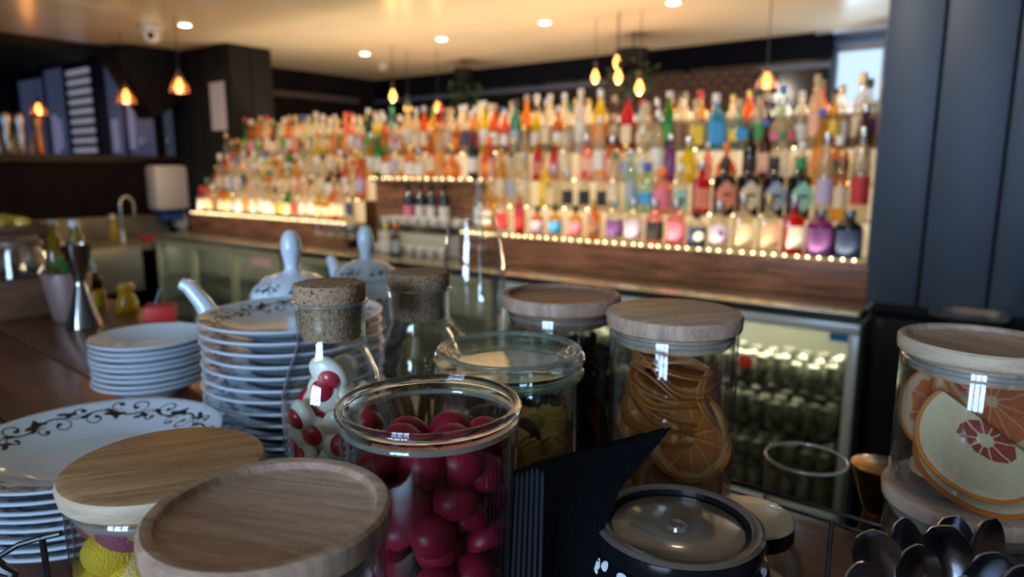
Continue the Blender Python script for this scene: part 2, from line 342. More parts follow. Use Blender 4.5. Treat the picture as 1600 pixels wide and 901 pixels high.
L('cap', [(0, 0.032), (0.024, 0.032), (0.024, 0.058), (0, 0.058)], pm('crimson', (0.35, 0.01, 0.03), rough=0.4), t, segs=20)

# behind the camera: wall with the daylight window and its glazing bars
M_PLASTER = pm('front_plaster', (0.12, 0.11, 0.10), rough=0.8)
def wallat(name, cx, cyy, wid, z0, z1, ang, mat):
    return struct(B(name, (-wid/2, wid/2, -0.05, 0.05, 0, z1-z0), mat, None, (cx, cyy, z0), (0, 0, ang)))
d = (Vector((-0.1, 0.5, 0)) - Vector((-1.7, -2.5, 0))).normalized(); ang = math.atan2(d.y, d.x) - pi/2
c0 = Vector((-1.7, -2.5, 0)) + d*0.09; sd = Vector((cos(ang), sin(ang), 0))
wf = struct(empty('window_3', (c0.x, c0.y, 1.62), ang))
for x in (-0.68, -0.23, 0.23, 0.68): B('glazing_bar', (x-0.03, x+0.03, 0, 0.05, -0.70, 0.70), M_BLACKPAINT, wf)
for z in (-0.68, 0.0, 0.68): B('glazing_bar', (-0.70, 0.70, 0.001, 0.049, z-0.03, z+0.03), M_BLACKPAINT, wf)
bp = c0 - d*0.02
for s, wd in ((-2.12, 2.84), (2.12, 2.84)):
    c = bp + sd*s; wallat('wall_front', c.x, c.y, wd, 0, CEIL, ang, M_PLASTER)
wallat('wall_front_sill', bp.x, bp.y, 1.4, 0, 0.93, ang, M_PLASTER)

# ---------------------------------------------------------------- ceiling fittings
dl = None
M_LAMP = emis('lamp_face', (1.0, 0.82, 0.55), 14)
DLAB = ['recessed ceiling downlight at the top edge of the picture, nearest the panelling', 'large bright ceiling downlight straight above the white-capped tall bottle',
        'middle ceiling downlight left of the brightest one', 'ceiling downlight beside the pale smoke detector', 'small ceiling downlight beside the dome camera']
for k, (x, y) in enumerate(((1052, 3), (851, 34), (690, 60), (570, 83), (289, 38))):
    X, Y, Z = atz(x, y, CEIL)
    t = empty('downlight', tow(X, Y, CEIL), 0, label=DLAB[k], cat='ceiling light', group='recessed downlights in the ceiling')
    L('bezel', [(0.040, -0.001), (0.052, -0.001), (0.052, -0.006), (0.040, -0.009)], M_WHITE, t, segs=32, closed=True)
    L('lamp', [(0, -0.012), (0.025, -0.011), (0.040, -0.006), (0.040, 0.0)], M_LAMP, t, segs=32)
    spot(tow(X, Y, CEIL-0.03), 16 if k < 4 else 12, 120)
# a second row over the walkway, added out of view to light the bottles
for k in range(5):
    c_ = (-4.9+k*1.05, 1.75, CEIL)
    t = empty('downlight', tow(*c_), 0, label=['first', 'second', 'third', 'fourth', 'fifth'][k] + ' added downlight from the left wall in the unseen row lighting the bottles', cat='ceiling light', group='recessed downlights in the ceiling')
    L('bezel', [(0.040, -0.001), (0.052, -0.001), (0.052, -0.006), (0.040, -0.009)], M_WHITE, t, segs=32, closed=True)
    L('lamp', [(0, -0.012), (0.025, -0.011), (0.040, -0.006), (0.040, 0.0)], M_LAMP, t, segs=32)
    o = spot(tow(c_[0], c_[1], CEIL-0.03), 34, 95, color=(1.0, 0.90, 0.74)); o.rotation_euler = (R(52), 0, BAR)
X, Y, Z = atz(237, 40, CEIL)
t = empty('dome_camera', tow(X, Y, CEIL), 0, label='white dome security camera on the ceiling', cat='camera')
L('base', [(0, 0), (0.085, 0), (0.085, -0.03), (0.07, -0.045), (0, -0.045)], pm('dome_white', (0.5, 0.46, 0.42), rough=0.4), t, segs=32)
L('eye_ball', [(0, -0.125)] + [(0.062*sin(a), -0.063-0.062*cos(a)) for a in (0.3, 0.6, 0.9, 1.2, 1.57, 1.9)], MATS['dome_white'], t, segs=32)
v = (Vector((0, 0, CZ)) - tow(X, Y, CEIL-0.063)).normalized(); v = (v + Vector((-0.25, 0, -0.1))).normalized()
o = L('lens', [(0, 0.066), (0.012, 0.066), (0.024, 0.058), (0.026, 0.04)], pm('lens_black', (0.005, 0.005, 0.005), rough=0.1), t, (0, 0, -0.063), segs=24)
o.rotation_euler = v.to_track_quat('Z', 'Y').to_euler()
X, Y, Z = atz(598, 103, CEIL)
t = empty('smoke_detector', tow(X, Y, CEIL), 0, label='small pale smoke detector on the ceiling near the rear corner', cat='smoke detector')
L('housing', [(0, 0), (0.055, 0), (0.055, -0.02), (0.04, -0.035), (0.02, -0.04), (0, -0.04)], MATS['dome_white'], t, segs=24)
L('vent_ring', [(0.035, -0.03), (0.043, -0.034), (0.040, -0.04), (0.033, -0.037)], M_WHITE, t, segs=24, closed=True)
t = empty('wall_speaker', tow(*atX(238, 120, -6.3)), BAR, label='black angled loudspeaker mounted high beside the column', cat='loudspeaker')
B('cabinet', (-0.15, 0.15, -0.26, 0.26, -0.28, 0.32), M_BLACKPAINT, t, (0, 0, 0), (R(0), R(0), 0), bev=0.02).rotation_euler = (R(30), 0, 0)
B('bracket', (-0.03, 0.03, 0.0, 0.06, 0.25, CEIL-t.location.z), M_BLACKMETAL, t)

# pendant lamps (amber glass bells with a glowing bulb)
M_BULB = emis('amber_bulb', (1.0, 0.36, 0.06), 5.0)
M_BULBH = emis('bulb_filament', (1.0, 0.60, 0.22), 22)
M_SHADE = thin('amber_shade_glass', (0.95, 0.86, 0.78), (0.8, 0.35, 0.15), 0.10)
def pendant(x, y, z, label, shade=True, s=1.0):
    s *= 0.66
    X, Y, Z = atz(x, y, z)
    t = empty('pendant_lamp', tow(X, Y, z), 0, label=label, cat='pendant lamp', group='amber pendant lamps above the bar')
    L('bulb', [(0, -0.048*s), (0.018*s, -0.042*s), (0.030*s, -0.024*s), (0.032*s, -0.005*s), (0.024*s, 0.022*s), (0.013*s, 0.045*s), (0.012*s, 0.062*s), (0, 0.062*s)], M_BULB, t, segs=20)
    L('filament', [(0, -0.052*s), (0.012*s, -0.05*s), (0.0125*s, -0.047*s), (0, -0.0485*s)], M_BULBH, t, segs=12)
    if shade:
        L('glass_shade', [(0.088*s, -0.065*s), (0.085*s, -0.04*s), (0.07*s, 0.0), (0.045*s, 0.045*s), (0.022*s, 0.085*s), (0.018*s, 0.10*s)], M_SHADE, t, segs=28)
    L('lamp_holder', [(0, 0.058*s), (0.015*s, 0.058*s), (0.018*s, 0.12*s), (0.008*s, 0.13*s), (0, 0.13*s)], M_BLACKMETAL, t, segs=16)
    T('cord', [(0, 0, 0.12*s), (0, 0, CEIL-z)], 0.003, M_BLACKMETAL, t, segs=6)
    glow('pendant_glow', tow(X, Y, z-0.075*s), 1.6, (1.0, 0.40, 0.12), 0.03)
pendant(280, 133, 2.02, 'amber glass pendant lamp in front of the charcoal column', s=1.15)
pendant(197, 150, 2.00, 'amber glass pendant lamp right of the pale blind', s=1.25)
pendant(60, 170, 1.98, 'leftmost amber glass pendant lamp by the beer taps', s=1.2)
pendant(614, 150, 2.06, 'bare pendant bulb just right of the rear corner', False, 1.35)
pendant(637, 168, 1.98, 'bare pendant bulb lower and right of the corner one', False, 1.35)
pendant(684, 167, 1.98, 'pendant lamp glowing above the magenta-necked bottle')
pendant(930, 120, 2.08, 'bare pendant bulb behind the tall clear bottles', False, 1.2)
pendant(964, 97, 2.16, 'upper of two pendant bulbs hung close together', False, 1.1)
pendant(966, 120, 2.05, 'lower of two pendant bulbs hung close together', False, 1.2)
pendant(999, 137, 1.98, 'bare pendant bulb before the brick pier', False, 1.3)
pendant(1198, 125, 1.98, 'pendant lamp with pale bell shade nearest the window', s=1.1)

# ================================================================ BACK BAR
XL, XR = -5.6, -0.47
G0, G1 = -3.62, -2.62                            # the gap in the lower tiers
bb = empty('back_bar_shelving', tow(-3.0, 3.0, 0.925), BAR, label='stepped wooden back bar shelving with glowing risers behind the fridges', cat='shelf')
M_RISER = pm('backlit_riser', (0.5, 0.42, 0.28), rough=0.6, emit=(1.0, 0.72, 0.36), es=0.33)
M_STEP = pm('step_cream', (0.62, 0.47, 0.28), rough=0.35)
M_LED = emis('led_strip', (1.0, 0.78, 0.42), 10)
ox = 3.0
TIERS = [(1.08, 3.03, 3.17), (1.225, 3.17, 3.29), (1.375, 3.29, 3.41), (1.535, 3.41, 3.62)]
for (x0, x1) in ((XL, G0), (G1, XR)):
    B('fascia_board', (x0+ox, x1+ox, 0.0, 0.02, 0.0, 0.15), M_LEDGE, bb, bev=0.003)
    B('step', (x0+ox, x1+ox, 0.02, 0.17, 0.135, 0.155), M_STEP, bb)
    B('backlit_riser', (x0+ox, x1+ox, 0.172, 0.178, 0.157, 0.296), M_RISER, bb)
    B('step', (x0+ox, x1+ox, 0.17, 0.29, 0.296, 0.30), M_STEP, bb)
    B('backlit_riser', (x0+ox, x1+ox, 0.292, 0.298, 0.302, 0.446), M_RISER, bb)
B('step', (XL+ox, XR+ox, 0.29, 0.41, 0.446, 0.45), M_STEP, bb)
B('backlit_riser', (XL+ox, XR+ox, 0.412, 0.418, 0.452, 0.606), M_RISER, bb)
B('step', (XL+ox, XR+ox, 0.41, 0.62, 0.606, 0.61), M_STEP, bb)
B('back_board', (XL+ox, XR+ox, 0.62, 0.64, 0.0, 0.78), M_LEDGE, bb)
B('recess_board', (G0+ox, G1+ox, 0.28, 0.29, 0.0, 0.43), M_LEDGE, bb)
B('recess_shelf_edge', (G0+ox, G1+ox, 0.255, 0.29, 0.425, 0.446), M_LEDGE, bb)
bm = bmesh.new()
for (x0, x1, yy, zz, st) in ((XL, G0, 0.012, 0.153, 0.045), (G1, XR, 0.012, 0.153, 0.045), (G0, G1, 0.262, 0.449, 0.07), (XL, G0, 0.18, 0.301, 0.09), (G1, XR, 0.18, 0.301, 0.12), (XL, XR, 0.30, 0.451, 0.19), (XL, XR, 0.42, 0.611, 0.16)):
    x = x0+0.02
    while x < x1-0.01:
        r = bmesh.ops.create_icosphere(bm, subdivisions=1, radius=0.0045)
        for v_ in r['verts']: v_.co += Vector((x+ox, yy, zz+0.006))
        x += st*random.uniform(0.8, 1.25)
link('led_points', fin(bm, 'led_points'), M_LED, bb)['kind'] = 'stuff'
for xc, ln in ((-4.6, 1.9), (-1.55, 2.1)):       # the strips really light the step fronts
    l = bpy.data.lights.new('led_strip_light', 'AREA'); l.shape = 'RECTANGLE'; l.size = ln; l.size_y = 0.02; l.energy = 5; l.color = (1, 0.80, 0.50)
    o = bpy.data.objects.new('led_strip_light', l); col.objects.link(o); o.location = tow(xc, 3.035, 1.10); o.rotation_euler = (R(-150), 0, BAR)

# steel worktop and fridges
sw = empty('steel_worktop', tow(-3.0, 2.7, 0), BAR, label='brushed steel worktop strip running above the bottle fridges', cat='worktop')
B('slab', (XL+ox, 2.56, 0.0, 0.31, 0.895, 0.925), pm('worktop_steel', (0.62, 0.58, 0.45), rough=0.25, metal=1.0), sw, bev=0.004)
B('front_edge', (XL+ox, 2.56, -0.006, -0.001, 0.898, 0.922), MATS['worktop_steel'], sw)
M_FRAME = pm('fridge_frame', (0.40, 0.39, 0.24), rough=0.35, metal=0.35)
M_FRAMEB = pm('fridge_frame_bright', (0.55, 0.62, 0.66), rough=0.30, metal=0.35)
M_FGLASS = thin('fridge_glass', (0.86, 0.90, 0.84))
M_CAN = pm('can_top_steel', (0.75, 0.75, 0.66), rough=0.28, metal=0.7)
M_CANB = pm('beer_bottle_green', (0.10, 0.14, 0.07), rough=0.15)
bm = bmesh.new(); lathe(bm, [(0, 0, 0), (0.027, 0, 0), (0.030, 0.008, 0), (0.030, 0.10, 0), (0.024, 0.118, 1), (0.024, 0.122, 1), (0.022, 0.119, 1), (0, 0.117, 1)], 14); can_me = fin(bm, 'can')
can_me.materials.append(pm('can_body', (0.20, 0.20, 0.16), rough=0.35, metal=0.5, var=0.9, vscale=25)); can_me.materials.append(M_CAN)
def fridge(xa, xb, label, ndoor, fm, cans, hand=False):
    t = empty('bottle_fridge', tow((xa+xb)/2, 2.72, 0), BAR, label=label, cat='fridge', group='glass-door fridges under the back bar')
    W = xb-xa; h = W/2
    md = pm('fridge_interior', (0.20, 0.20, 0.17), rough=0.5)
    B('back_panel', (-h, h, 0.34, 0.36, 0.05, 0.89), md, t); B('base', (-h, h, 0.0, 0.36, 0.03, 0.09), M_BLACKPAINT, t)
    B('side', (-h, -h+0.012, 0.0, 0.34, 0.09, 0.89), md, t); B('side', (h-0.012, h, 0.0, 0.34, 0.09, 0.89), md, t)
    B('roof', (-h+0.012, h-0.012, 0.0, 0.34, 0.875, 0.89), md, t)
    for z in (0.22, 0.40, 0.58, ): 
        bm = bmesh.new()
        for k in range(12): box(bm, -h+0.015, h-0.015, 0.04+k*0.025, 0.043+k*0.025, z-0.004, z)
        for xx in (-h+.03, 0, h-.03): box(bm, xx-.003, xx+.003, 0.04, 0.32, z-0.008, z-0.004)
        link('wire_shelf', fin(bm, 'wire_shelf', False), M_DSTEEL, t)
    B('lamp_tube', (-h+0.05, h-0.05, 0.045, 0.06, 0.845, 0.86), emis('fridge_lamp', (0.90, 1.0, 0.66), 1.5), t)
    l = bpy.data.lights.new('fridge_light', 'AREA'); l.shape = 'RECTANGLE'; l.size = W-0.1; l.size_y = 0.03; l.energy = 9 if cans else 2.5; l.color = (1.0, 0.90, 0.72)
    o = bpy.data.objects.new('fridge_light', l); col.objects.link(o); o.location = tow((xa+xb)/2, 2.80, 0.838); o.rotation_euler = (R(20), 0, BAR)
    dw = W/ndoor
    for k in range(ndoor):
        d0 = -h+k*dw+0.004; d1 = d0+dw-0.008
        dr = B('door', (d0+0.03, d1-0.03, -0.012, -0.008, 0.13, 0.845), M_FGLASS, t)
        B('frame_rail', (d0, d1, -0.022, 0.0, 0.845, 0.885), fm, dr, bev=0.003); B('frame_rail', (d0, d1, -0.022, 0.0, 0.09, 0.13), fm, dr, bev=0.003)
        B('frame_stile', (d0, d0+0.035, -0.0225, 0.0, 0.13, 0.845), fm, dr, bev=0.003); B('frame_stile', (d1-0.035, d1, -0.0225, 0.0, 0.13, 0.845), fm, dr, bev=0.003)
    if cans:
        for z in (0.09, 0.22, 0.40, 0.58):
            n = int((W-0.05)/0.066)
            for j in range(3):
                for i in range(n):
                    o = link('drink_can', can_me, [], None, tow((xa+xb)/2 - h+0.045+i*0.066+random.uniform(-.004, .004), 2.72+0.075+j*0.085, z+0.0005), (random.uniform(-.03, .03), random.uniform(-.03, .03), random.random()*6)); o.scale = (random.uniform(.8, 1.0),)*2+(random.uniform(.78, 1.0),)
                    tag(o, 'pale-topped drink can standing in rows behind the fridge glass', 'can', 'cans inside the glass-door fridge')
    return t
fridge(-2.10, -0.43, 'wide glass-door fridge full of cans behind the tumbler', 2, M_FRAMEB, True)
fridge(-3.90, -2.14, 'middle glass-door fridge hidden mostly behind the corked bottles', 3, M_FRAME, False)
fridge(-5.60, -3.94, 'far glass-door fridge left of the teapots', 3, M_FRAME, False)
X, Y, Z = atn(1320, 524, 2.69)
tag(B('sticker', (-0.055, 0.045, -0.0015, 0.0, -0.03, 0.03), pm('blue_sticker', (0.02, 0.16, 0.36), rough=0.4), None, tow(X, 2.705, Z), (0, 0, BAR)), 'blue rectangular sticker at the top corner of the fridge door', 'sticker')
X, Y, Z = atn(1160, 566, 2.69)
tag(B('sticker', (-0.02, 0.035, -0.0015, 0.0, -0.02, 0.02), pm('red_sticker', (0.5, 0.03, 0.02), rough=0.4), None, tow(X, 2.705, Z), (0, 0, BAR)), 'small red sticker on the fridge glass beside the dried orange jar', 'sticker')
tag(B('sticker', (-0.11, 0.11, -0.0015, 0.0, -0.05, 0.05), pm('pink_sticker', (0.6, 0.35, 0.33), rough=0.4), None, tow(*atn(408, 405, 2.70)), (0, 0, BAR)), 'pink and white price sheet on the far fridge door', 'sticker')

# ================================================================ BOTTLES
COLS = {  # name: (tint, body colour, body share)
 'clear': ((0.93, 0.92, 0.86), (0.80, 0.68, 0.48), 0.30), 'frosted': ((0.9, 0.86, 0.75), (0.85, 0.72, 0.50), 0.42),
 'amber': ((0.95, 0.48, 0.10), (0.80, 0.28, 0.03), 0.35), 'golden': ((0.97, 0.72, 0.22), (0.80, 0.45, 0.06), 0.28),
 'orange': ((1.0, 0.36, 0.04), (0.85, 0.17, 0.01), 0.55), 'brown': ((0.45, 0.18, 0.05), (0.12, 0.04, 0.01), 0.35),
 'green': ((0.15, 0.65, 0.18), (0.03, 0.32, 0.05), 0.45), 'dark green': ((0.10, 0.20, 0.06), (0.015, 0.04, 0.012), 0.5),
 'red': ((0.9, 0.10, 0.08), (0.6, 0.02, 0.03), 0.5), 'pink': ((1.0, 0.62, 0.58), (0.85, 0.32, 0.32), 0.30),
 'blue': ((0.35, 0.8, 0.95), (0.08, 0.50, 0.70), 0.55), 'pale green': ((0.72, 0.90, 0.80), (0.42, 0.60, 0.48), 0.32),
 'yellow': ((1.0, 0.88, 0.10), (0.85, 0.68, 0.02), 0.5), 'black': ((0.03, 0.03, 0.04), (0.012, 0.012, 0.016), 0.85),
 'purple': ((0.55, 0.10, 0.55), (0.28, 0.02, 0.30), 0.6), 'pale blue': ((0.75, 0.86, 0.93), (0.5, 0.6, 0.68), 0.3),
 'white': ((0.8, 0.8, 0.78), (0.80, 0.76, 0.68), 0.85), 'teal': ((0.3, 0.75, 0.62), (0.06, 0.35, 0.28), 0.5)}
LABC = {'white': (0.66, 0.62, 0.54), 'cream': (0.66, 0.53, 0.34), 'red': (0.50, 0.03, 0.03), 'black': (0.015, 0.015, 0.018), 'navy': (0.03, 0.05, 0.12),
 'orange': (0.72, 0.22, 0.03), 'yellow': (0.75, 0.50, 0.05), 'lilac': (0.45, 0.38, 0.52), 'purple': (0.14, 0.05, 0.20), 'pink': (0.70, 0.18, 0.28),
 'mint': (0.30, 0.55, 0.42), 'blue': (0.05, 0.30, 0.60), 'peach': (0.75, 0.40, 0.26), 'coral': (0.68, 0.22, 0.14), 'green': (0.05, 0.30, 0.06), 'grey': (0.32, 0.36, 0.42), 'brown': (0.22, 0.10, 0.05)}
CAPC = {'gold': (0.60, 0.40, 0.13), 'black': (0.02, 0.02, 0.02), 'red': (0.55, 0.03, 0.04), 'white': (0.68, 0.64, 0.56), 'cork': (0.50, 0.34, 0.18), 'silver': (0.5, 0.5, 0.5), 'green': (0.04, 0.22, 0.06), 'blue': (0.04, 0.10, 0.40), 'orange': (0.8, 0.18, 0.02), 'magenta': (0.65, 0.0, 0.16)}
def bmat(c): return thin('bottle_'+c.replace(' ', '_'), *COLS[c], rough=0.06)
def lmat(c): return pm('label_'+c, LABC[c], rough=0.55)
def cmat(c): return pm('cap_'+c, CAPC[c], rough=0.35, metal=1.0 if c in ('gold', 'silver') else 0.0)
# shape: profile(r, z), squareness, label z-range and radius, cap z-range and radius, total height
SH = {
 'standard': ([(0, .003), (.033, 0), (.037, .006), (.037, .175), (.033, .198), (.018, .222), (.0135, .24), (.0135, .285)], 0, (.05, .13, .0376), (.262, .302, .0155), .302),
 'tall': ([(0, .003), (.030, 0), (.034, .006), (.033, .20), (.026, .23), (.015, .255), (.0135, .27), (.0135, .315)], 0, (.06, .16, .0344), (.30, .335, .0155), .335),
 'squat': ([(0, .003), (.038, 0), (.042, .006), (.042, .115), (.038, .132), (.019, .146), (.015, .152), (.015, .185)], 0, (.025, .105, .0427), (.165, .205, .019), .205),
 'square': ([(0, .003), (.035, 0), (.038, .006), (.038, .145), (.034, .160), (.016, .172), (.0135, .18), (.0135, .225)], 6, (.03, .12, .0388), (.205, .245, .017), .245),
 'flask': ([(0, .003), (.040, 0), (.044, .01), (.046, .07), (.040, .12), (.022, .15), (.015, .165), (.015, .20)], 0, (.04, .09, .0466), (.185, .225, .019), .225),
 'wine': ([(0, .003), (.034, 0), (.038, .006), (.038, .185), (.034, .205), (.017, .235), (.0145, .245), (.0145, .31)], 0, (.05, .14, .0386), (.27, .318, .0155), .318),
 'round': ([(0, .003), (.036, 0), (.050, .02), (.056, .055), (.050, .095), (.028, .125), (.016, .14), (.0145, .19)], 0, (.035, .075, .0566), (.175, .215, .018), .215),
 'apothecary': ([(0, .003), (.036, 0), (.041, .006), (.041, .13), (.037, .145), (.018, .155), (.0145, .16), (.0145, .20)], 0, None, (.17, .215, .016), .215),
 'jug': ([(0, .003), (.046, 0), (.050, .006), (.050, .11), (.046, .125), (.025, .14), (.018, .145), (.018, .16)], 0, (.006, .108, .0507), (.15, .18, .022), .18)}
SHM = {}
for k, (prof, sq, lb, cp, H) in SH.items():
    bm = bmesh.new(); lathe(bm, prof, 18, sq=sq); body = fin(bm, k+'_body')
    lab = None
    if lb:
        bm = bmesh.new(); z0, z1, r = lb; n = 9; span = R(150) if not sq else R(88)
        rows = []
        for z in (z0, z1):
            row = []
            for i in range(n+1):
                a = -pi/2 - span/2 + span*i/n; s = 1.0
                if sq: s = 1/((abs(cos(a))**sq + abs(sin(a))**sq)**(1/sq))
                row.append(bm.verts.new((r*s*cos(a), r*s*sin(a), z)))
            rows.append(row)
        for i in range(n): bm.faces.new((rows[0][i], rows[0][i+1], rows[1][i+1], rows[1][i]))
        lab = fin(bm, k+'_label')
    bm = bmesh.new(); c0_, c1_, r = cp; lathe(bm, [(0, c0_), (r, c0_), (r*1.03, c0_+.002), (r*1.03, c1_-.003), (r*.93, c1_), (0, c1_)], 14); capm = fin(bm, k+'_cap')
    SHM[k] = (body, lab, capm)
def inst(name, me, mat, parent=None):
    o = bpy.data.objects.new(name, me); col.objects.link(o)
    if not me.materials: me.materials.append(mat)
    o.material_slots[0].link = 'OBJECT'; o.material_slots[0].material = mat
    if parent: o.parent = parent
    return o
ALL = []
def bottle(X, Y, z, shape, c, lab, cap, tier, note=None, s=1.0, turn=None):
    t = empty('bottle', tow(X, Y, z), BAR + (turn if turn is not None else random.uniform(-0.35, 0.35)))
    t.scale = (s, s, s)
    body, lb, cp = SHM[shape]
    inst('glass_body', body, bmat(c), t)
    if lb and lab: inst('label', lb, lmat(lab), t)
    if cap: inst('cap', cp, cmat(cap), t)
    ALL.append((t, X, tier, shape, c, lab, cap, note)); return t
occupied = {0: [], 1: [], 2: [], 3: [], 4: []}
TZ = {0: (1.081, 3.10), 1: (1.226, 3.232), 2: (1.376, 3.353), 3: (1.536, 3.475), 4: (1.536, 3.570)}
def put(px, tier, shape, c, lab, cap, note=None, s=1.0):
    if tier < 2 and px > 940: s *= 1.25 if shape == 'jug' and px > 1200 else 1.11
    z, Y = TZ[tier]; X = atn(px, 300, Y)[0]; r = max(p[0] for p in SH[shape][0])*s
    X = min(X, XR-r-.004); occupied[tier].append((X-r, X+r)); bottle(X, Y, z, shape, c, lab, cap, tier, note, s, 0.62)
# the ones the photograph lets you tell apart (pixel column, shelf, shape, glass, label, cap)
for a in [
 (748, 0, 'tall', 'pale blue', 'grey', 'silver', 'tall pale blue-grey bottle at the left end of the right-hand ledge', .9), (784, 0, 'square', 'clear', 'red', 'cork'), (812, 0, 'standard', 'red', 'red', 'gold', None, .8),
 (840, 0, 'squat', 'amber', 'lilac', 'black', None, .8), (868, 0, 'squat', 'golden', 'blue', 'black', None, .85), (900, 0, 'squat', 'golden', 'pink', 'black', None, .85),
 (929, 0, 'square', 'amber', 'brown', 'gold', 'square amber bottle with brown label left of the purple-labelled gin', .85),
 (961, 0, 'squat', 'clear', 'purple', 'silver', 'clear squat gin bottle with purple label', .95), (991, 0, 'squat', 'clear', 'lilac', 'silver', 'clear squat gin bottle with pale lilac label', .95),
 (1024, 0, 'squat', 'pink', 'black', 'silver', 'pinkish squat gin bottle with wide black label', .95), (1058, 0, 'squat', 'pink', 'pink', 'silver', 'pink squat gin bottle with pale pink label', .95),
 (1091, 0, 'jug', 'clear', 'navy', 'black', 'squat bottle with dark navy label and white disc', .82), (1126, 0, 'squat', 'frosted', 'lilac', 'silver', 'frosted squat bottle with lilac crest label', .95),
 (1163, 0, 'square', 'frosted', 'cream', 'silver', 'square bottle with cream label and silver cap', .92), (1203, 0, 'square', 'clear', 'peach', 'gold', 'square clear bottle with peach label', .92),
 (1243, 0, 'square', 'red', 'white', 'silver', 'reddish square bottle with large white label', .92), (1286, 0, 'jug', 'purple', 'purple', 'silver', 'wide purple-labelled jug beside the navy one', .88),
 (1331, 0, 'jug', 'black', 'navy', 'silver', 'rightmost wide jug with navy label', .88),
 (783, 1, 'tall', 'golden', 'cream', 'gold'), (850, 1, 'tall', 'yellow', 'yellow', 'gold', None, .9), (886, 1, 'square', 'clear', 'black', 'silver', None, .85), (912, 1, 'square', 'frosted', 'black', 'red', None, .85), (940, 1, 'square', 'frosted', 'black', 'orange', None, .85),
 (985, 1, 'tall', 'pale green', 'grey', 'silver', 'tall pale green bottle above the lilac-labelled gin', .85), (1010, 1, 'flask', 'pale green', 'blue', 'blue', 'pale green flask with blue stopper'), (1034, 1, 'squat', 'pink', 'pink', 'orange', 'bright pink bottle with orange cap', 1.0),
 (1062, 1, 'square', 'clear', 'mint', 'white', 'bottle with mint green label behind the dark crest bottle', .9), (1095, 1, 'square', 'red', 'coral', 'silver', 'bottle with coral red label beside the mint one', .95),
 (1131, 1, 'apothecary', 'black', None, 'black', 'black apothecary bottle with coral diamond label', 1.14), (1168, 1, 'apothecary', 'black', None, 'black', 'black apothecary bottle with cream diamond label', 1.14),
 (1207, 1, 'apothecary', 'black', None, 'black', 'black apothecary bottle with blue-grey diamond label', 1.14), (1248, 1, 'apothecary', 'black', None, 'green', 'black apothecary bottle with grey-green diamond label', 1.14),
 (1287, 1, 'tall', 'frosted', 'lilac', 'silver', 'tall frosted bottle with lilac label near the right end'), (1312, 1, 'tall', 'golden', 'cream', 'gold', 'slim golden bottle second from the right end', .8),
 (1342, 1, 'tall', 'clear', 'red', 'silver', 'tall clear bottle with red band at the right end', 1.05),
 (1045, 2, 'standard', 'purple', 'purple', 'silver', 'purple bottle left of the yellow one', .8), (1073, 2, 'flask', 'yellow', 'yellow', 'silver', 'vivid yellow flask bottle'), (1103, 2, 'standard', 'pink', 'coral', 'white', 'small coral pink bottle left of the orange flask', .65),
 (1132, 2, 'round', 'orange', 'orange', 'orange', 'bright orange round decanter bottle', .9), (1168, 2, 'standard', 'black', 'black', 'black', 'solid black bottle standing right of the orange decanter', .88),
 (740, 2, 'wine', 'black', 'white', 'black', 'black bottle with big white label over the recess', .95), (764, 2, 'flask', 'orange', 'orange', 'orange', 'orange flask right of the white-labelled black bottle', 1.15),
 (707, 2, 'round', 'amber', 'orange', 'gold', 'amber round bottle on the shelf over the recess', 1.0), (594, 2, 'wine', 'green', 'white', 'green', 'bright green bottle with white label over the recess', 1.0), (618, 2, 'standard', 'clear', 'lilac', 'red', None, .9),
 (840, 2, 'standard', 'red', 'coral', 'gold', None, .8), (865, 2, 'standard', 'red', 'pink', 'gold', None, .75), (915, 2, 'square', 'pink', 'peach', 'silver', 'blush pink square bottle in the middle of the third shelf', 1.05), (955, 2, 'square', 'orange', 'peach', 'silver', 'square bottle with orange and cream label', 1.0),
 (1005, 3, 'flask', 'frosted', 'cream', 'cork', 'wide cork-topped cream bottle on the top shelf', 1.15), (1040, 3, 'tall', 'green', 'green', 'white', 'bright green bottle with white cap on the top shelf', .92), (1082, 3, 'square', 'clear', 'yellow', 'cork', 'clear square bottle with cork right of the bright green one', 1.05),
 (1112, 3, 'square', 'blue', 'blue', 'white', 'turquoise square bottle on the top shelf', 1.15), (1148, 3, 'flask', 'pale green', 'yellow', 'cork', 'bottle with round yellow label right of the turquoise one', 1.1),
 (1215, 3, 'round', 'clear', 'pink', 'silver', 'round clear decanter with pink label on the top shelf', 1.15), (1265, 3, 'tall', 'frosted', 'peach', 'cork'), (1293, 3, 'tall', 'golden', 'yellow', 'black', 'golden bottle with black cap near the window', .8), (1345, 3, 'standard', 'clear', 'purple', 'black', 'clear bottle with purple label nearest the panelling'),
 (905, 3, 'tall', 'white', 'white', 'white', 'tall white bottle standing highest in the middle', 1.06), (935, 3, 'standard', 'yellow', 'orange', 'silver', 'yellow bottle just right of the tall white one', 1.15), (690, 3, 'tall', 'red', 'orange', 'magenta', 'red bottle with magenta neck on the top shelf', .95),
 (822, 4, 'tall', 'orange', 'orange', 'red'), (858, 4, 'tall', 'clear', 'white', 'silver', 'tall silver-capped clear bottle left of the white one', 1.05), (880, 4, 'tall', 'clear', 'grey', 'silver', None, 1.05), (545, 3, 'tall', 'orange', 'orange', 'orange', 'orange-capped bottle on the top shelf of the left block', .95), (580, 3, 'tall', 'dark green', 'green', 'white', 'green bottle with square white cap right of the orange cap', 1.0),
 (390, 3, 'tall', 'green', 'green', 'red', 'green bottle with red cap at the far left of the top shelf', 1.0), (424, 3, 'tall', 'clear', 'cream', 'red'), (400, 2, 'squat', 'white', 'white', 'white')]:
    put(*a)
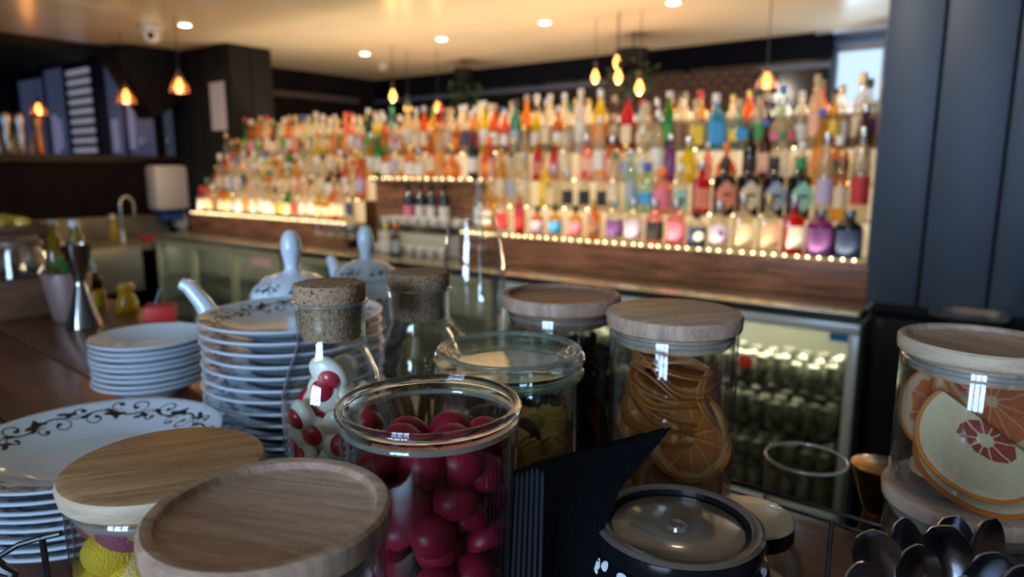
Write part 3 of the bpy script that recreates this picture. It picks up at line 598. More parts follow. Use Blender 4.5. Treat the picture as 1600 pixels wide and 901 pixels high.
# diamond labels of the four apothecary bottles, white disc of the navy one
k = 0
DC = ['coral', 'cream', 'grey', 'mint']
for (t, X, tier, shape, c, lab, cap, note) in list(ALL):
    if shape == 'apothecary':
        bm = bmesh.new(); n = 8; pts = [(-1, 0), (-.8, .42), (0, 1), (.8, .42), (1, 0), (.8, -.55), (0, -1), (-.8, -.55)]
        f = [bm.verts.new((.040*p[0], -.043 + .010*abs(p[0])**2, .078 + .055*p[1])) for p in pts]; ctr = bm.verts.new((0, -.0445, .078))
        for i in range(n): bm.faces.new((ctr, f[i], f[(i+1) % n]))
        o = link('diamond_label', fin(bm, 'diamond_label'), lmat(DC[k]), t); k += 1
        B('print_bar', (-.014, .014, -.0452, -.0446, .076, .084), M_INK, t)
    if note and 'white disc' in note:
        o = L('disc_label', [(0, 0), (.024, 0), (.024, .001), (0, .001)], lmat('white'), t, (0, -.0525, .06), 24, rot=(R(90), 0, 0))
    if note and 'crest' in note: L('disc_label', [(0, 0), (.012, 0), (.012, .001), (0, .001)], lmat('purple'), t, (0, -.0445, .07), 20, rot=(R(90), 0, 0))
    if note and 'round yellow' in note: L('disc_label', [(0, 0), (.028, 0), (.028, .001), (0, .001)], lmat('blue'), t, (0, -.048, .07), 20, rot=(R(90), 0, 0))
# fill the rows
wc = (['clear']*19 + ['frosted']*8 + ['amber']*5 + ['golden']*7 + ['pink', 'brown'] + ['dark green', 'green', 'red', 'pale green', 'brown', 'orange', 'pale blue', 'teal', 'yellow'])
wl_ = (['cream']*11 + ['white']*10 + ['brown'] + ['yellow', 'orange', 'red', 'coral', 'peach', 'brown', 'lilac', 'black', 'navy', 'pink', 'grey', 'green'])
wcp = ['gold']*4 + ['silver']*3 + ['cork']*3 + ['white']*2 + ['black']*2 + ['red', 'green', 'blue']
ws = ['standard']*6 + ['tall']*4 + ['square']*3 + ['squat']*2 + ['flask', 'round', 'wine']
def free(tier, X, r):
    return all(X+r < a or X-r > b for a, b in occupied[tier])
for tier in range(5):
    z, Y = TZ[tier]; X = XL+0.06
    while X < XR-0.05:
        sh = random.choice(ws if tier > 0 else ['standard', 'squat', 'square', 'squat', 'flask'])
        if tier == 4: sh = random.choice(['standard', 'tall', 'standard', 'wine'])
        elif tier == 3 and sh in ('squat', 'flask', 'square', 'round'): sh = random.choice([sh, 'standard', 'tall'])
        s = random.uniform(.88, 1.08); r = max(p[0] for p in SH[sh][0])*s
        gap = tier < 2 and G0-0.02 < X < G1+0.05
        if not gap and free(tier, X, r+.002):
            occupied[tier].append((X-r, X+r))
            bottle(X, Y+random.uniform(-.008, .008), z, sh, random.choice(wc), random.choice(wl_), random.choice(wcp), tier, None, s)
            X += r + random.uniform(.030, .037) + (0.016 if tier == 4 else 0.002)
        else: X += 0.012
# give each bottle a label of its own
TN = ['front ledge', 'second shelf', 'third shelf', 'top shelf', 'rear row']
seen = {}
for tier in range(5):
    row = sorted([b for b in ALL if b[2] == tier], key=lambda b: b[1])
    for i, (t, X, tr, sh, c, lab, cap, note) in enumerate(row):
        g = 'bottles on the '+TN[tier]+' of the back bar' if tier < 4 else 'bottles in the rear row of the back bar'
        if note: tag(t, note, 'bottle', g); continue
        l_ = row[i-1] if i else None; r_ = row[i+1] if i+1 < len(row) else None
        shn = {'standard': '', 'wine': 'wine-shaped ', 'apothecary': 'apothecary '}.get(sh, sh+' ')
        if sh == 'tall' and c.startswith('pale'): shn = 'tall '
        base = f'{shn}{c} bottle, {lab} label, {cap} cap, {TN[tier]}'
        opts = [base]
        if r_: opts.append(base + f', left of {r_[4]} one')
        if l_: opts.append(base + f', right of {l_[4]} one')
        if r_ and l_: opts.append(base + f', between {l_[4]} and {r_[4]}')
        if r_: opts.append(base + f', left of {r_[6]}-capped {r_[4]} one')
        if l_: opts.append(base + f', right of {l_[6]}-capped {l_[4]} one')
        lbl = next((o_ for o_ in opts if o_ not in seen), opts[-1] + ' ')
        seen[lbl] = 1; tag(t, lbl.strip(), 'bottle', g)

# items in the recess: wine bottles, cups, glasses, bitters
WZ = 0.926
q = ['pink', 'white', 'white', 'white']
rc = empty('cup_tray', tow(-2.98, 3.13, WZ), BAR, label='pale raised tray of cups in the recess of the back bar', cat='tray')
B('platform', (-0.36, 0.36, -0.10, 0.13, 0.0, 0.16), pm('pale_platform', (0.42, 0.40, 0.34), rough=0.5), rc, bev=.004)
B('rim', (-0.365, 0.365, -0.105, -0.10, 0.13, 0.175), M_STEEL, rc)
WL = ['leftmost dark wine bottle in the recess, with pink and white label', 'second dark wine bottle from the left in the recess', 'third dark wine bottle from the left in the recess', 'rightmost dark wine bottle in the recess, with wide white label']
for i, px in enumerate((637, 655, 672, 692)):
    X = atn(px, 300, 3.19)[0]; t = empty('wine_bottle', tow(X, 3.20, WZ+.16), BAR+.6, label=WL[i], cat='bottle', group='dark wine bottles in the recess')
    b_, l_, c_ = SHM['wine']; inst('glass_body', b_, bmat('dark green'), t); inst('label', l_, lmat(q[i]), t); inst('cap', c_, cmat('black'), t); t.scale = (.9, .9, .9)
cupm = L('cup', [(0, .003), (.020, 0), (.026, .01), (.033, .05), (.034, .055), (.031, .052), (.024, .012), (0, .008)], pm('cup_white', (0.66, 0.64, 0.58), rough=0.25), None, (0, 0, -5), 20); cup_me = cupm.data; bpy.data.objects.remove(cupm)
for r in range(2):
    for i in range(8):
        o = link('coffee_cup', cup_me, [], None, tow(-3.29+i*0.085, 3.06+r*.07, WZ+.161)); tag(o, f'small white cup, {ORD2[i]} from the left in the {["front", "back"][r]} row on the pale tray', 'cup', 'white cups in the recess')
for i in range(7):
    o = link('coffee_cup', cup_me, [], None, tow(-3.24+i*0.09, 2.95, WZ)); tag(o, f'small white cup, {ORD2[i]} from the left on the steel before the pale tray', 'cup', 'white cups on the worktop')
gl_me = None
bm = bmesh.new(); lathe(bm, [(0, .0), (.030, 0), (.030, .003), (.005, .006), (.0045, .06), (.012, .07), (.036, .095), (.040, .125), (.034, .165), (.033, .165), (.038, .125), (.033, .097), (0, .074)], 20); gl_me = fin(bm, 'wine_glass_small')
for r in range(2):
    for i in range(4):
        o = link('stemmed_glass', gl_me, M_GLASS, None, tow(-3.72+i*0.105 if r == 0 else -3.68+i*.10, 2.86+r*.09, WZ)); tag(o, f'stemmed glass, {ORD2[i]} from the left in the {["front", "back"][r]} row before the left wooden ledge', 'glass', 'stemmed glasses by the recess')
BITL = ['white bitters bottle with yellow cap beside the stemmed glasses', 'small dark bitters bottle with orange cap beside the yellow-capped one']
for i, (px, c, lb, cp) in enumerate(((602, 'white', 'white', 'gold'), (618, 'brown', 'grey', 'orange'))):
    X = atn(px, 350, 2.88)[0]; t = empty('bitters_bottle', tow(X, 2.88, WZ), BAR+.5, label=BITL[i], cat='bottle')
    b_, l_, c_ = SHM['square']; inst('glass_body', b_, bmat(c), t); inst('label', l_, lmat(lb), t); inst('cap', c_, pm('cap_bright_yellow', (0.8, 0.55, 0.02), rough=0.4) if i == 0 else cmat('orange'), t); t.scale = (.75, .75, .8)
for i, px in enumerate((735, 752)):
    X = atn(px, 350, 2.9)[0]
    o = link('stemmed_glass', gl_me, M_GLASS, None, tow(X, 2.9, WZ)); tag(o, f'{["left", "right"][i]} stemmed glass on the steel worktop behind the tall wine glass', 'glass', 'stemmed glasses behind the wine glass')

# ================================================================ LEFT: sink, taps, counter clutter
sk = empty('sink_unit', tow(-5.75, 2.35, 0), BAR, label='pale steel sink unit against the dark left wall', cat='sink')
M_SINK = pm('sink_steel', (0.24, 0.22, 0.17), rough=0.35, metal=0.6)
B('splashback', (-0.62, -0.60, -0.9, 0.85, 0.78, 1.03), M_SINK, sk)
bm = bmesh.new(); box(bm, -0.62, 0.12, -0.9, 0.85, 0.80, 0.84)
link('drainer_top', fin(bm, 'drainer_top', False), M_SINK, sk); B('basin_front', (0.10, 0.13, -0.9, 0.25, 0.48, 0.84), M_SINK, sk, bev=.01); B('basin_floor', (-0.6, 0.10, -0.9, 0.25, 0.48, 0.50), M_SINK, sk)
for (a, b) in ((-0.55, -0.85), (0.06, -0.85), (0.06, 0.78), (-0.55, 0.78)): T('leg', [(a, b, 0), (a, b, 0.8)], 0.02, M_STEEL, sk)
q = atX(203, 380, -6.1)
t = empty('sink_tap', tow(q[0], q[1], 0.84), BAR, label='tall arched chrome tap over the sink', cat='tap')
T('spout', [(0, -.05, 0), (0, -.05, .30)] + [(0, -.05+.055-.055*cos(a), .30+.07*sin(a)) for a in (0.3, .7, 1.1, 1.57, 2.0, 2.5, 2.9)] + [(0, .06, .12)], 0.011, pm('tap_chrome', (.35, .33, .28), rough=.2, metal=1.0), t, segs=12)
L('tap_base', [(0, 0), (.035, 0), (.035, .02), (.022, .04), (.022, .09), (0, .09)], M_STEEL, t, (0, -.05, 0), 20); T('lever', [(0, -.05, .07), (0, -.14, .15)], .009, M_STEEL, t)
q = atX(264, 294, -6.36)
t = empty('paper_dispenser', tow(-6.395, min(q[1], 3.19), 0), BAR, label='white paper towel dispenser on the dark left wall', cat='dispenser')
B('case', (0, .20, -.15, .15, 1.07, 1.47), M_WHITE, t, bev=.03); B('towel', (.06, .14, -.09, .09, 0.98, 1.07), pm('blue_towel', (0.03, 0.08, 0.25), rough=.7), t); B('mouth', (.04, .16, -.11, .11, 1.06, 1.075), M_BLACKPAINT, t)
q = atX(281, 365, -6.3)
t = empty('soap_dispenser', tow(-6.39, q[1]+.05, 0), BAR, label='small white soap dispenser below the towel dispenser', cat='dispenser')
B('case', (0, .10, -.07, .07, .90, 1.05), M_WHITE, t, bev=.015); B('pump', (.03, .08, -.03, .03, .87, .90), M_WHITE, t)
q = atX(178, 365, -6.1)
t = empty('green_bottle', tow(q[0], q[1], .84), 0, label='squat yellow-green detergent bottle left of the tap', cat='bottle'); t.name = 'detergent_bottle'
b_, l_, c_ = SHM['flask']; inst('glass_body', b_, bmat('yellow'), t); inst('cap', c_, cmat('white'), t)
q = atX(250, 380, -5.95)
t = empty('red_cloth', tow(q[0], q[1], .84), BAR, label='folded red cloth on the sink edge', cat='cloth')
B('fold', (-.06, .06, -.14, .14, 0, .015), pm('red_cotton', (.35, .02, .02), rough=.9), t, bev=.005); B('fold', (-.055, .055, -.13, .10, .0155, .032), MATS['red_cotton'], t, bev=.005)
# taps and glasses on top of the half wall
TL = ['silver beer tap at the far left on the half wall', 'silver beer tap with pale handle left of the copper one']
for i, (px, c) in enumerate(((14, M_STEEL), (36, M_STEEL), (64, pm('copper', (0.55, 0.22, 0.08), rough=.3, metal=1.0)))):
    q = atX(px, 242, -6.45); t = empty('beer_tap', tow(q[0], q[1], 1.556), BAR, label=(TL+['copper-coloured beer tap left of the blue glazing'])[i], cat='beer tap')
    L('column', [(0, 0), (.05, 0), (.04, .02), (.032, .05), (.035, .22), (.045, .27), (.035, .31), (0, .33)], c, t, segs=20)
    T('handle', [(.03, -.03, .19), (.08, -.08, .10), (.09, -.09, -.0)], .012, M_STEEL, t, rads=[.012, .016, .02])
for i, px in enumerate((222, 232, 243, 255, 264)):
    q = atX(px, 242, -6.45); o = link('stemmed_glass', gl_me, M_GLASS, None, tow(q[0], q[1], 1.556)); tag(o, f'stemmed glass, {ORD2[i]} from the left on the half wall below the loudspeaker', 'glass', 'glasses on the half wall')

# ================================================================ THE COUNTER
CT = 1.15
bmc = bmesh.new()
P1 = Vector((-0.734, 1.398)); P2 = Vector((0.249, 0.562)); dd = (P1-P2).normalized(); nn = Vector((dd.y, -dd.x))
if nn.dot(P1) < 0: nn = -nn
ce = P1 + dd*0.75; cf = P2 - dd*0.9
cang = math.atan2(-dd.y, -dd.x)
mid = (ce+cf)/2
ln = (ce-cf).length/2
bc = empty('bar_counter', (mid.x, mid.y, 0), cang, label='dark polished wooden bar counter carrying the jars and plates', cat='counter')
# local x along the counter, local y away from the camera
for k in range(6): B('counter_plank', (-ln, ln, -0.128-k*0.13, 0.0-k*0.13, CT-0.045, CT), M_COUNTER, bc, bev=0.0015)
B('underside_panel', (-ln, ln, -0.62, -0.10, 0.05, CT-0.045), M_DARKWALL, bc)
B('speed_rail', (-ln+0.6, ln, 0.004, 0.13, 1.045, 1.06), M_BLACKMETAL, bc); B('rail_lip', (-ln+0.6, ln, 0.126, 0.13, 1.06, 1.075), M_BLACKMETAL, bc)
B('rail_bracket', (-ln+.62, ln-.02, 0.0, 0.004, 1.02, 1.10), M_BLACKMETAL, bc)

# ---------------------------------------------------------------- jars
def jar(label, x, y, dia, ztop, zbot=CT, lid='flat', lidw=None, edge=None, lt=0.014, cat='jar', name='storage_jar', body=0.945, rz=0.3):
    t = empty(name, (x, y, zbot), rz, label=label, cat=cat)
    h = ztop-zbot; r = dia/2; rb_ = r*body; g = 0.0022; hb = h-lt-0.001
    L('glass_body', [(0, 0), (rb_-.004, 0), (rb_-.001, .0015), (rb_, .005), (rb_, hb-.002), (rb_-.0008, hb), (rb_-g, hb), (rb_-g-.0004, hb-.002), (rb_-g, .008), (rb_-g-.004, .005), (0, .005)], M_GLASS, t, segs=96)
    z1 = h; z0 = h-lt
    if lid == 'flat': prof = [(0, z1-.0003), (r-.004, z1), (r-.0012, z1-.0012), (r, z1-.004), (r-.001, z0+.001), (r-.0025, z0)]
    else: prof = [(0, z1-.0045), (r-.0085, z1-.0045), (r-.0070, z1-.0036), (r-.0062, z1-.0006), (r-.0050, z1), (r-.0018, z1), (r-.0002, z1-.0016), (r, z1-.004), (r-.0005, z0+.002), (r-.0025, z0)]
    li = L('lid', prof + [(rb_-g-.002, z0), (rb_-g-.0025, z0-.010), (rb_-g-.004, z0-.012), (0, z0-.012)], [lidw or M_LIDW], t, segs=96)
    if edge:
        me = li.data; me.materials.append(edge)
        for p in me.polygons:
            rr = max(math.hypot(me.vertices[v].co.x, me.vertices[v].co.y) for v in p.vertices)
            if rr > r-.0045 and abs(p.normal.z) < 0.9 and p.center.z > z0: p.material_index = 1
    torus_b = bmesh.new(); torus(torus_b, rb_-g-.0016, .0014, z0-.0055, 96, 8, 1.6); link('silicone_ring', fin(torus_b, 'silicone_ring'), M_SIL, li)
    return t
# heap generator: spheres of radius r packed in a cylinder
def pack(R0, z0, z1, r, n, seed=1, tries=4000, tight=0.86):
    rnd = random.Random(seed); pts = []; fails = 0
    while len(pts) < n and fails < tries:
        rr = (R0-r)*math.sqrt(rnd.random()) if rnd.random() < .45 else (R0-r)*rnd.uniform(.93, 1.0); a = rnd.random()*2*pi
        x, y = rr*cos(a), rr*sin(a); z = z0+r
        for (a_, b_, c_) in pts:
            d2 = (2*r*tight)**2-((x-a_)**2+(y-b_)**2)
            if d2 > 0: z = max(z, c_+math.sqrt(d2))
        best = (x, y, z)
        for _ in range(10):                        # let it roll to a lower spot
            a2 = rnd.random()*2*pi; st = r*.6; nx, ny = best[0]+st*cos(a2), best[1]+st*sin(a2)
            if math.hypot(nx, ny) > R0-r: continue
            nz = z0+r
            for (a_, b_, c_) in pts:
                d2 = (2*r*tight)**2-((nx-a_)**2+(ny-b_)**2)
                if d2 > 0: nz = max(nz, c_+math.sqrt(d2))
            if nz < best[2]: best = (nx, ny, nz)
        if best[2] > z1: fails += 1; continue
        pts.append(best)
    return pts
def blob(name, rx, ry, rz_, sub=3, noise=0.0, seed=0, cut=None):
    bm = bmesh.new(); bmesh.ops.create_icosphere(bm, subdivisions=sub, radius=1.0); rnd = random.Random(seed)
    ph = [rnd.uniform(0, 6) for _ in range(6)]
    for v in bm.verts:
        p = v.co.copy(); k = 1 + noise*(sin(3*p.x+ph[0])+sin(4*p.y+ph[1])+sin(3.5*p.z+ph[2]) + .6*sin(7*p.x+ph[3])*sin(6*p.y+ph[4]))/2
        if cut is not None and p.z < cut: p.z = cut + (p.z-cut)*0.12
        v.co = Vector((p.x*rx*k, p.y*ry*k, p.z*rz_*k))
    return fin(bm, name, ang=60)

# front-centre wooden tray lid, and the warm-lidded jar behind it
JA = jar('nearest jar, its pale wooden lid recessed like a tray, cut by the bottom edge', -0.102, 0.268, 0.101, 1.310, lid='tray', edge=None, lt=.013, rz=-0.25)
JB = jar('jar of sugared peach and yellow sweets under a warm flat wooden lid', -0.1775, 0.330, 0.097, 1.303, lid='flat', lidw=M_LIDO, edge=M_LIDE, lt=.011, rz=0.35)
JO = jar('tall jar of dried orange slices under a pale flat wooden lid', 0.124, 0.513, 0.103, 1.343, lid='flat', lidw=wood('lid_wood_pale', (0.36, 0.21, 0.125), (0.60, 0.41, 0.27), scale=8, stretch=(2, 18, 2), rough=.55), edge=M_LIDW, lt=.013)
JK = jar('tall wooden-lidded jar of black tea behind the glass-lidded jar', 0.043, 0.592, 0.105, 1.342, lid='tray', lidw=wood('lid_wood_red', (0.24, 0.11, 0.06), (0.42, 0.22, 0.14), scale=8, stretch=(2, 18, 2), rough=.55), edge=M_LIDW, lt=.013)
M_LIDP = wood('lid_wood_cool', (0.33, 0.20, 0.13), (0.55, 0.39, 0.29), scale=8, stretch=(18, 2, 2), rough=.55)
JR2 = jar('lower wooden-lidded jar under the citrus jar at the right edge', 0.340, 0.478, 0.113, 1.214, lid='flat', lidw=M_LIDP, lt=.013)
JR = jar('jar of dried grapefruit slices stacked on another jar, at the right edge', 0.341, 0.482, 0.108, 1.328, zbot=1.2145, lid='tray', lidw=M_LIDP, edge=M_LIDE, lt=.012)

# sugared sweets in the left jar
M_SUG = lambda n, c: pm(n, c, rough=.65, bump=.8, bscale=900, sss=.25, var=.12, vscale=60)
sw_c = [M_SUG('sugared_yellow', (.75, .48, .02)), M_SUG('sugared_plum', (.30, .06, .10)), M_SUG('sugared_coral', (.70, .25, .16)), M_SUG('sugared_mauve', (.34, .12, .16))]
sn = ['sugared yellow jelly sweet in the warm-lidded jar', 'sugared plum-coloured jelly sweet in the warm-lidded jar', 'sugared coral jelly sweet in the warm-lidded jar', 'sugared mauve jelly sweet in the warm-lidded jar']
me_s = [blob('sweet', .0180, .0160, .0125, 3, .03, s) for s in range(3)]
for i, p in enumerate(pack(.0430, CT+.006, CT+.134, .0118, 120, 3)):
    kk = 1 if p[2] > CT+.122 else (0 if p[0] < -.006 or random.random() < .25 else random.choice((1, 2, 3))); o = inst('jelly_sweet', me_s[i % 3].copy() if False else me_s[i % 3], sw_c[kk]); o.location = (-0.1775+p[0], 0.330+p[1], p[2]); o.rotation_euler = (random.uniform(-.4, .4), random.uniform(-.4, .4), random.random()*6)
    tag(o, sn[kk], 'sweet', 'sugared jelly sweets in the left jar')
me_g = blob('gummy', .0125, .0125, .0115, 3, .015, 5, cut=-.45)
M_GUM = pm('red_gummy', (.27, .004, .03), rough=.38, spec=.35, sss=.25, bump=.3, bscale=140, var=.25, vscale=50)
M_GUMD = pm('dark_gummy', (.16, .003, .03), rough=.28, spec=.5, sss=.3, coat=.3)
RJ = (-0.045, 0.357)
# ------------------------------------------------ open glass jar of raspberry gummies
rj = empty('open_glass_jar', (RJ[0], RJ[1], CT), 0, label='open glass jar with rolled rim full of red gummy sweets', cat='jar')
r = .0485; h = .177
L('glass_body', [(0, 0), (r-.010, 0), (r-.004, .003), (r-.0015, .010), (r, h-.018), (r+.0005, h-.010), (r-.003, h-.010), (r-.0035, h-.018), (r-.0048, .012), (r-.009, .008), (0, .007)], M_GLASS, rj, segs=96)
bm = bmesh.new(); torus(bm, r-.0005, .0028, h-.0045, 96, 14, 1.0); link('rolled_rim', fin(bm, 'rolled_rim'), M_RIM, rj)
bm = bmesh.new(); torus(bm, r-.0012, .0016, h-.0125, 96, 10, 1.0); link('bead', fin(bm, 'bead'), M_BRIM, rj)
gum = pack(.0435, CT+.008, CT+.152, .0118, 160, 11, tight=.84)
for i, p in enumerate(gum):
    o = inst('gummy_sweet', me_g, M_GUM); o.location = (RJ[0]+p[0], RJ[1]+p[1], p[2]); o.rotation_euler = (random.uniform(-.9, .9), random.uniform(-.9, .9), random.random()*6)
    tag(o, 'round red gummy sweet in the open glass jar', 'sweet', 'red gummy sweets in the open jar')

# ------------------------------------------------ glass-lidded preserving jar of ginger
WJ = (-0.002, 0.477)
wj = empty('preserving_jar', (WJ[0], WJ[1], CT+.004), 0, label='glass-lidded preserving jar of yellow crystallised ginger behind the red gummies', cat='jar')
r = .0495
L('glass_body', [(0, 0), (r-.010, 0), (r-.003, .004), (r, .012), (r, .146), (r+.002, .149), (r+.001, .152), (r-.004, .152), (r-.0045, .146), (r-.005, .014), (r-.010, .009), (0, .008)], M_GLASS, wj, segs=96)
bm = bmesh.new(); torus(bm, r+.0010, .0034, .1525, 96, 12, 1.0); link('green_tinted_rim', fin(bm, 'rim'), M_GRIM, wj)
lid = L('glass_lid', [(0, .1605), (.030, .1600), (.036, .1605), (.0385, .1635), (.041, .1655), (.043, .1640), (.046, .1665), (.0495, .1690), (.0530, .1665), (.0545, .1625), (.0535, .1595), (.0500, .1580), (.040, .1580), (.036, .1565), (0, .1560)], thin('pressed_glass_lid', (0.86, 0.93, 0.89), (0.6, 0.68, 0.62), 0.025, rough=0.04), wj, segs=96)
for k, (a, b) in enumerate(((.0468, .1672), (.0512, .1680))):
    bm = bmesh.new(); torus(bm, a, .0010, b, 96, 8); link('raised_ring', fin(bm, 'raised_ring'), M_BRIM, lid)
M_GING = M_SUG('crystallised_ginger', (.66, .40, .10)); M_DSW = pm('dark_plum_sweet', (.03, .015, .012), rough=.5, spec=.5)
me_c = []
for s in range(4):
    rnd = random.Random(s); bm = bmesh.new(); box(bm, -.012, .012, -.009, .009, -.008, .008)
    for v in bm.verts: v.co += Vector((rnd.uniform(-.004, .004), rnd.uniform(-.003, .003), rnd.uniform(-.003, .003)))
    bmesh.ops.bevel(bm, geom=list(bm.edges), offset=.003, segments=2, affect='EDGES'); me_c.append(fin(bm, 'ginger', ang=70))
me_d = blob('plum', .012, .012, .010, 2, .05, 2)
for i, p in enumerate(pack(.044, CT+.010, CT+.116, .0105, 120, 5, tight=.82)):
    dark = p[2] > CT+.07 and random.random() < .22 or (p[0] < -.005 and p[2] > CT+.095)
    o = inst('dark_sweet' if dark else 'ginger_piece', me_d if dark else me_c[i % 4], M_DSW if dark else M_GING)
    o.location = (WJ[0]+p[0], WJ[1]+p[1], p[2]); o.rotation_euler = (random.random()*6, random.random()*6, random.random()*6)
    if dark: tag(o, 'dark glossy sweet among the ginger in the preserving jar', 'sweet', 'dark sweets in the preserving jar')
    else: tag(o, 'lump of yellow crystallised ginger in the preserving jar', 'ginger', 'crystallised ginger in the preserving jar')

# ------------------------------------------------ black tea in the rear jar
M_TEA = pm('black_tea', (.005, .004, .004), rough=.9, spec=.15)
bm = bmesh.new()
for i, p in enumerate(pack(.0462, CT+.006, CT+.146, .006, 700, 9, tight=.75, tries=600)):
    r_ = bmesh.ops.create_icosphere(bm, subdivisions=1, radius=.0068); rot = Matrix.Rotation(random.random()*6, 3, 'X') @ Matrix.Rotation(random.random()*6, 3, 'Z')
    for v in r_['verts']: v.co = rot @ Vector((v.co.x*1.5, v.co.y*.6, v.co.z*.8)) + Vector((p[0], p[1], p[2]-CT))
tag(link('tea_leaves', fin(bm, 'tea_leaves', False), M_TEA, None, (.043, .592, CT)), 'loose black tea filling the rear wooden-lidded jar', 'tea', kind='stuff')

# ------------------------------------------------ citrus slices
def citrus(name, flesh, flesh2, pith, rind, n=11, R_=1.0, pr=0.86, fr=0.78, sq=1.0, rough=.5, trans=0.0):
    m, nt, b, out = newmat(name); N = nt.nodes.new; K = nt.links.new
    tc = N('ShaderNodeTexCoord'); sp = N('ShaderNodeSeparateXYZ'); K(tc.outputs['Object'], sp.inputs[0])
    def M(op, a, bb=None, cc=None):
        q_ = N('ShaderNodeMath'); q_.operation = op
        for i_, v_ in enumerate((a, bb, cc)):
            if v_ is None: continue
            if hasattr(v_, 'is_output'): K(v_, q_.inputs[i_])
            else: q_.inputs[i_].default_value = v_
        return q_.outputs[0]
    x, y = sp.outputs[0], sp.outputs[1]
    rr = M('SQRT', M('ADD', M('MULTIPLY', x, x), M('MULTIPLY', y, y))); rad = M('DIVIDE', rr, R_)
    an = M('ARCTAN2', y, x); no = N('ShaderNodeTexNoise'); no.inputs['Scale'].default_value = 90; K(tc.outputs['Object'], no.inputs['Vector'])
    no2 = N('ShaderNodeTexNoise'); no2.inputs['Scale'].default_value = 350; K(tc.outputs['Object'], no2.inputs['Vector'])
    seg = M('ABSOLUTE', M('SINE', M('ADD', M('MULTIPLY', an, n/2), M('MULTIPLY', no.outputs[0], 1.4))))
    w_ = M('MULTIPLY', seg, rad)                        # distance from a membrane
    mem = M('GREATER_THAN', w_, 0.055)
    rad2 = M('DIVIDE', M('SQRT', M('ADD', M('MULTIPLY', x, x), M('MULTIPLY', M('MULTIPLY', y, sq), M('MULTIPLY', y, sq)))), R_)
    inn = M('LESS_THAN', M('ADD', rad2, M('MULTIPLY', no.outputs[0], .30)), fr+.15); core = M('GREATER_THAN', M('ADD', rad, M('MULTIPLY', no.outputs[0], .12)), .18)
    fl = M('MULTIPLY', M('MULTIPLY', mem, inn), core)
    def mix(f, a, c):
        q_ = N('ShaderNodeMix'); q_.data_type = 'RGBA'; K(f, q_.inputs[0])
        for i_, v_ in ((6, a), (7, c)):
            if hasattr(v_, 'is_output'): K(v_, q_.inputs[i_])
            else: q_.inputs[i_].default_value = (*v_, 1)
        return q_.outputs[2]
    fc = mix(no2.outputs[0], flesh, flesh2); c1 = mix(fl, pith, fc); c2 = mix(M('GREATER_THAN', rad, .955), c1, rind)
    K(c2, b.inputs['Base Color']); b.inputs['Roughness'].default_value = rough
    bp_ = N('ShaderNodeBump'); bp_.inputs['Strength'].default_value = .5; bp_.inputs['Distance'].default_value = .001; K(M('SUBTRACT', no2.outputs[0], fl), bp_.inputs['Height']); K(bp_.outputs[0], b.inputs['Normal'])
    b.inputs['Subsurface Weight'].default_value = .2; b.inputs['Subsurface Scale'].default_value = .004
    return m
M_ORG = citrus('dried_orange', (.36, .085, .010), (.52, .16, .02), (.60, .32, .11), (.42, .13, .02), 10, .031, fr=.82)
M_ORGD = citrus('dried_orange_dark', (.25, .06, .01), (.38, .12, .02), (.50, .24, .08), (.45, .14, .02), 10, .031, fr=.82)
M_GRF = citrus('dried_grapefruit', (.22, .025, .018), (.38, .06, .03), (.60, .44, .26), (.50, .15, .015), 10, .043, fr=.48, sq=1.75)
M_GRR = citrus('dried_red_grapefruit', (.40, .07, .02), (.60, .18, .06), (.60, .36, .20), (.52, .16, .02), 11, .040, fr=.80)
def slice_me(rad, th, wav, seed, cutx=None, n=40, rings=7):
    rnd = random.Random(seed); ph = rnd.random()*6; ph2 = rnd.random()*6; bm = bmesh.new()
    def P_(k, i, side):
        r_ = rad*i/rings; a = 2*pi*k/n; x, y = r_*cos(a), r_*sin(a)*1.0
        if cutx is not None and y < cutx: y = cutx + (y-cutx)*.02
        z = wav*(sin(2*a+ph)*(r_/rad)**2 + .5*sin(3*a+ph2)*(r_/rad)**2) + side*th/2*(1 if i < rings else .55)
        return (x, y, z)
    for side in (1, -1):
        c = bm.verts.new(P_(0, 0, side)); prev = None
        for i in range(1, rings+1):
            ring = [bm.verts.new(P_(k, i, side)) for k in range(n)]
            for k in range(n):
                if prev is None: bm.faces.new((c, ring[k], ring[(k+1) % n]))
                else: bm.faces.new((prev[k], prev[(k+1) % n], ring[(k+1) % n], ring[k]))
            prev = ring
        if side == 1: top = prev
    for k in range(n): bm.faces.new((top[k], top[(k+1) % n], prev[(k+1) % n], prev[k]))
    return fin(bm, 'slice', ang=50)
so = [slice_me(.033, .0028, .0045, s) for s in range(4)]; sg = [slice_me(.044, .004, .0034, 10+s, cutx=-.010) for s in range(2)]; sr = slice_me(.040, .004, .003, 20)
def look(nrm, spin=0.0): return (Vector(nrm).to_track_quat('Z', 'Y') @ Matrix.Rotation(spin, 3, 'Z').to_quaternion()).to_euler()
OX, OY = .124, .513
def osl(me, mat, off, nrm, spin, label, group, cat='fruit slice', name='dried_orange_slice', cx=OX, cyy=OY, z=CT, sc2=1.0):
    o = inst(name, me, mat); o.location = (cx+off[0], cyy+off[1], z+off[2]); o.rotation_euler = look(nrm, spin); o.scale = (sc2,)*3; tag(o, label, cat, group); return o
gO = 'dried orange slices in the tall jar'
for i in range(10):                              # the leaning stack seen on its edges
    osl(so[i % 4], M_ORG, (-.008+.0012*i, -.008+.001*i, .108+.0052*i), (.30+.05*sin(i*2), -.26+.03*i, .90), i*.7, 'dried orange slice in the leaning stack, seen on its edge', gO)
osl(so[0], M_ORG, (.0085, -.030, .103), (.10, -.93, .28), .4, 'largest dried orange slice facing out, pressed to the jar glass', gO)
osl(so[1], M_ORGD, (.002, -.031, .066), (-.05, -.97, .15), 1.3, 'dark orange slice facing out low in the jar', gO)
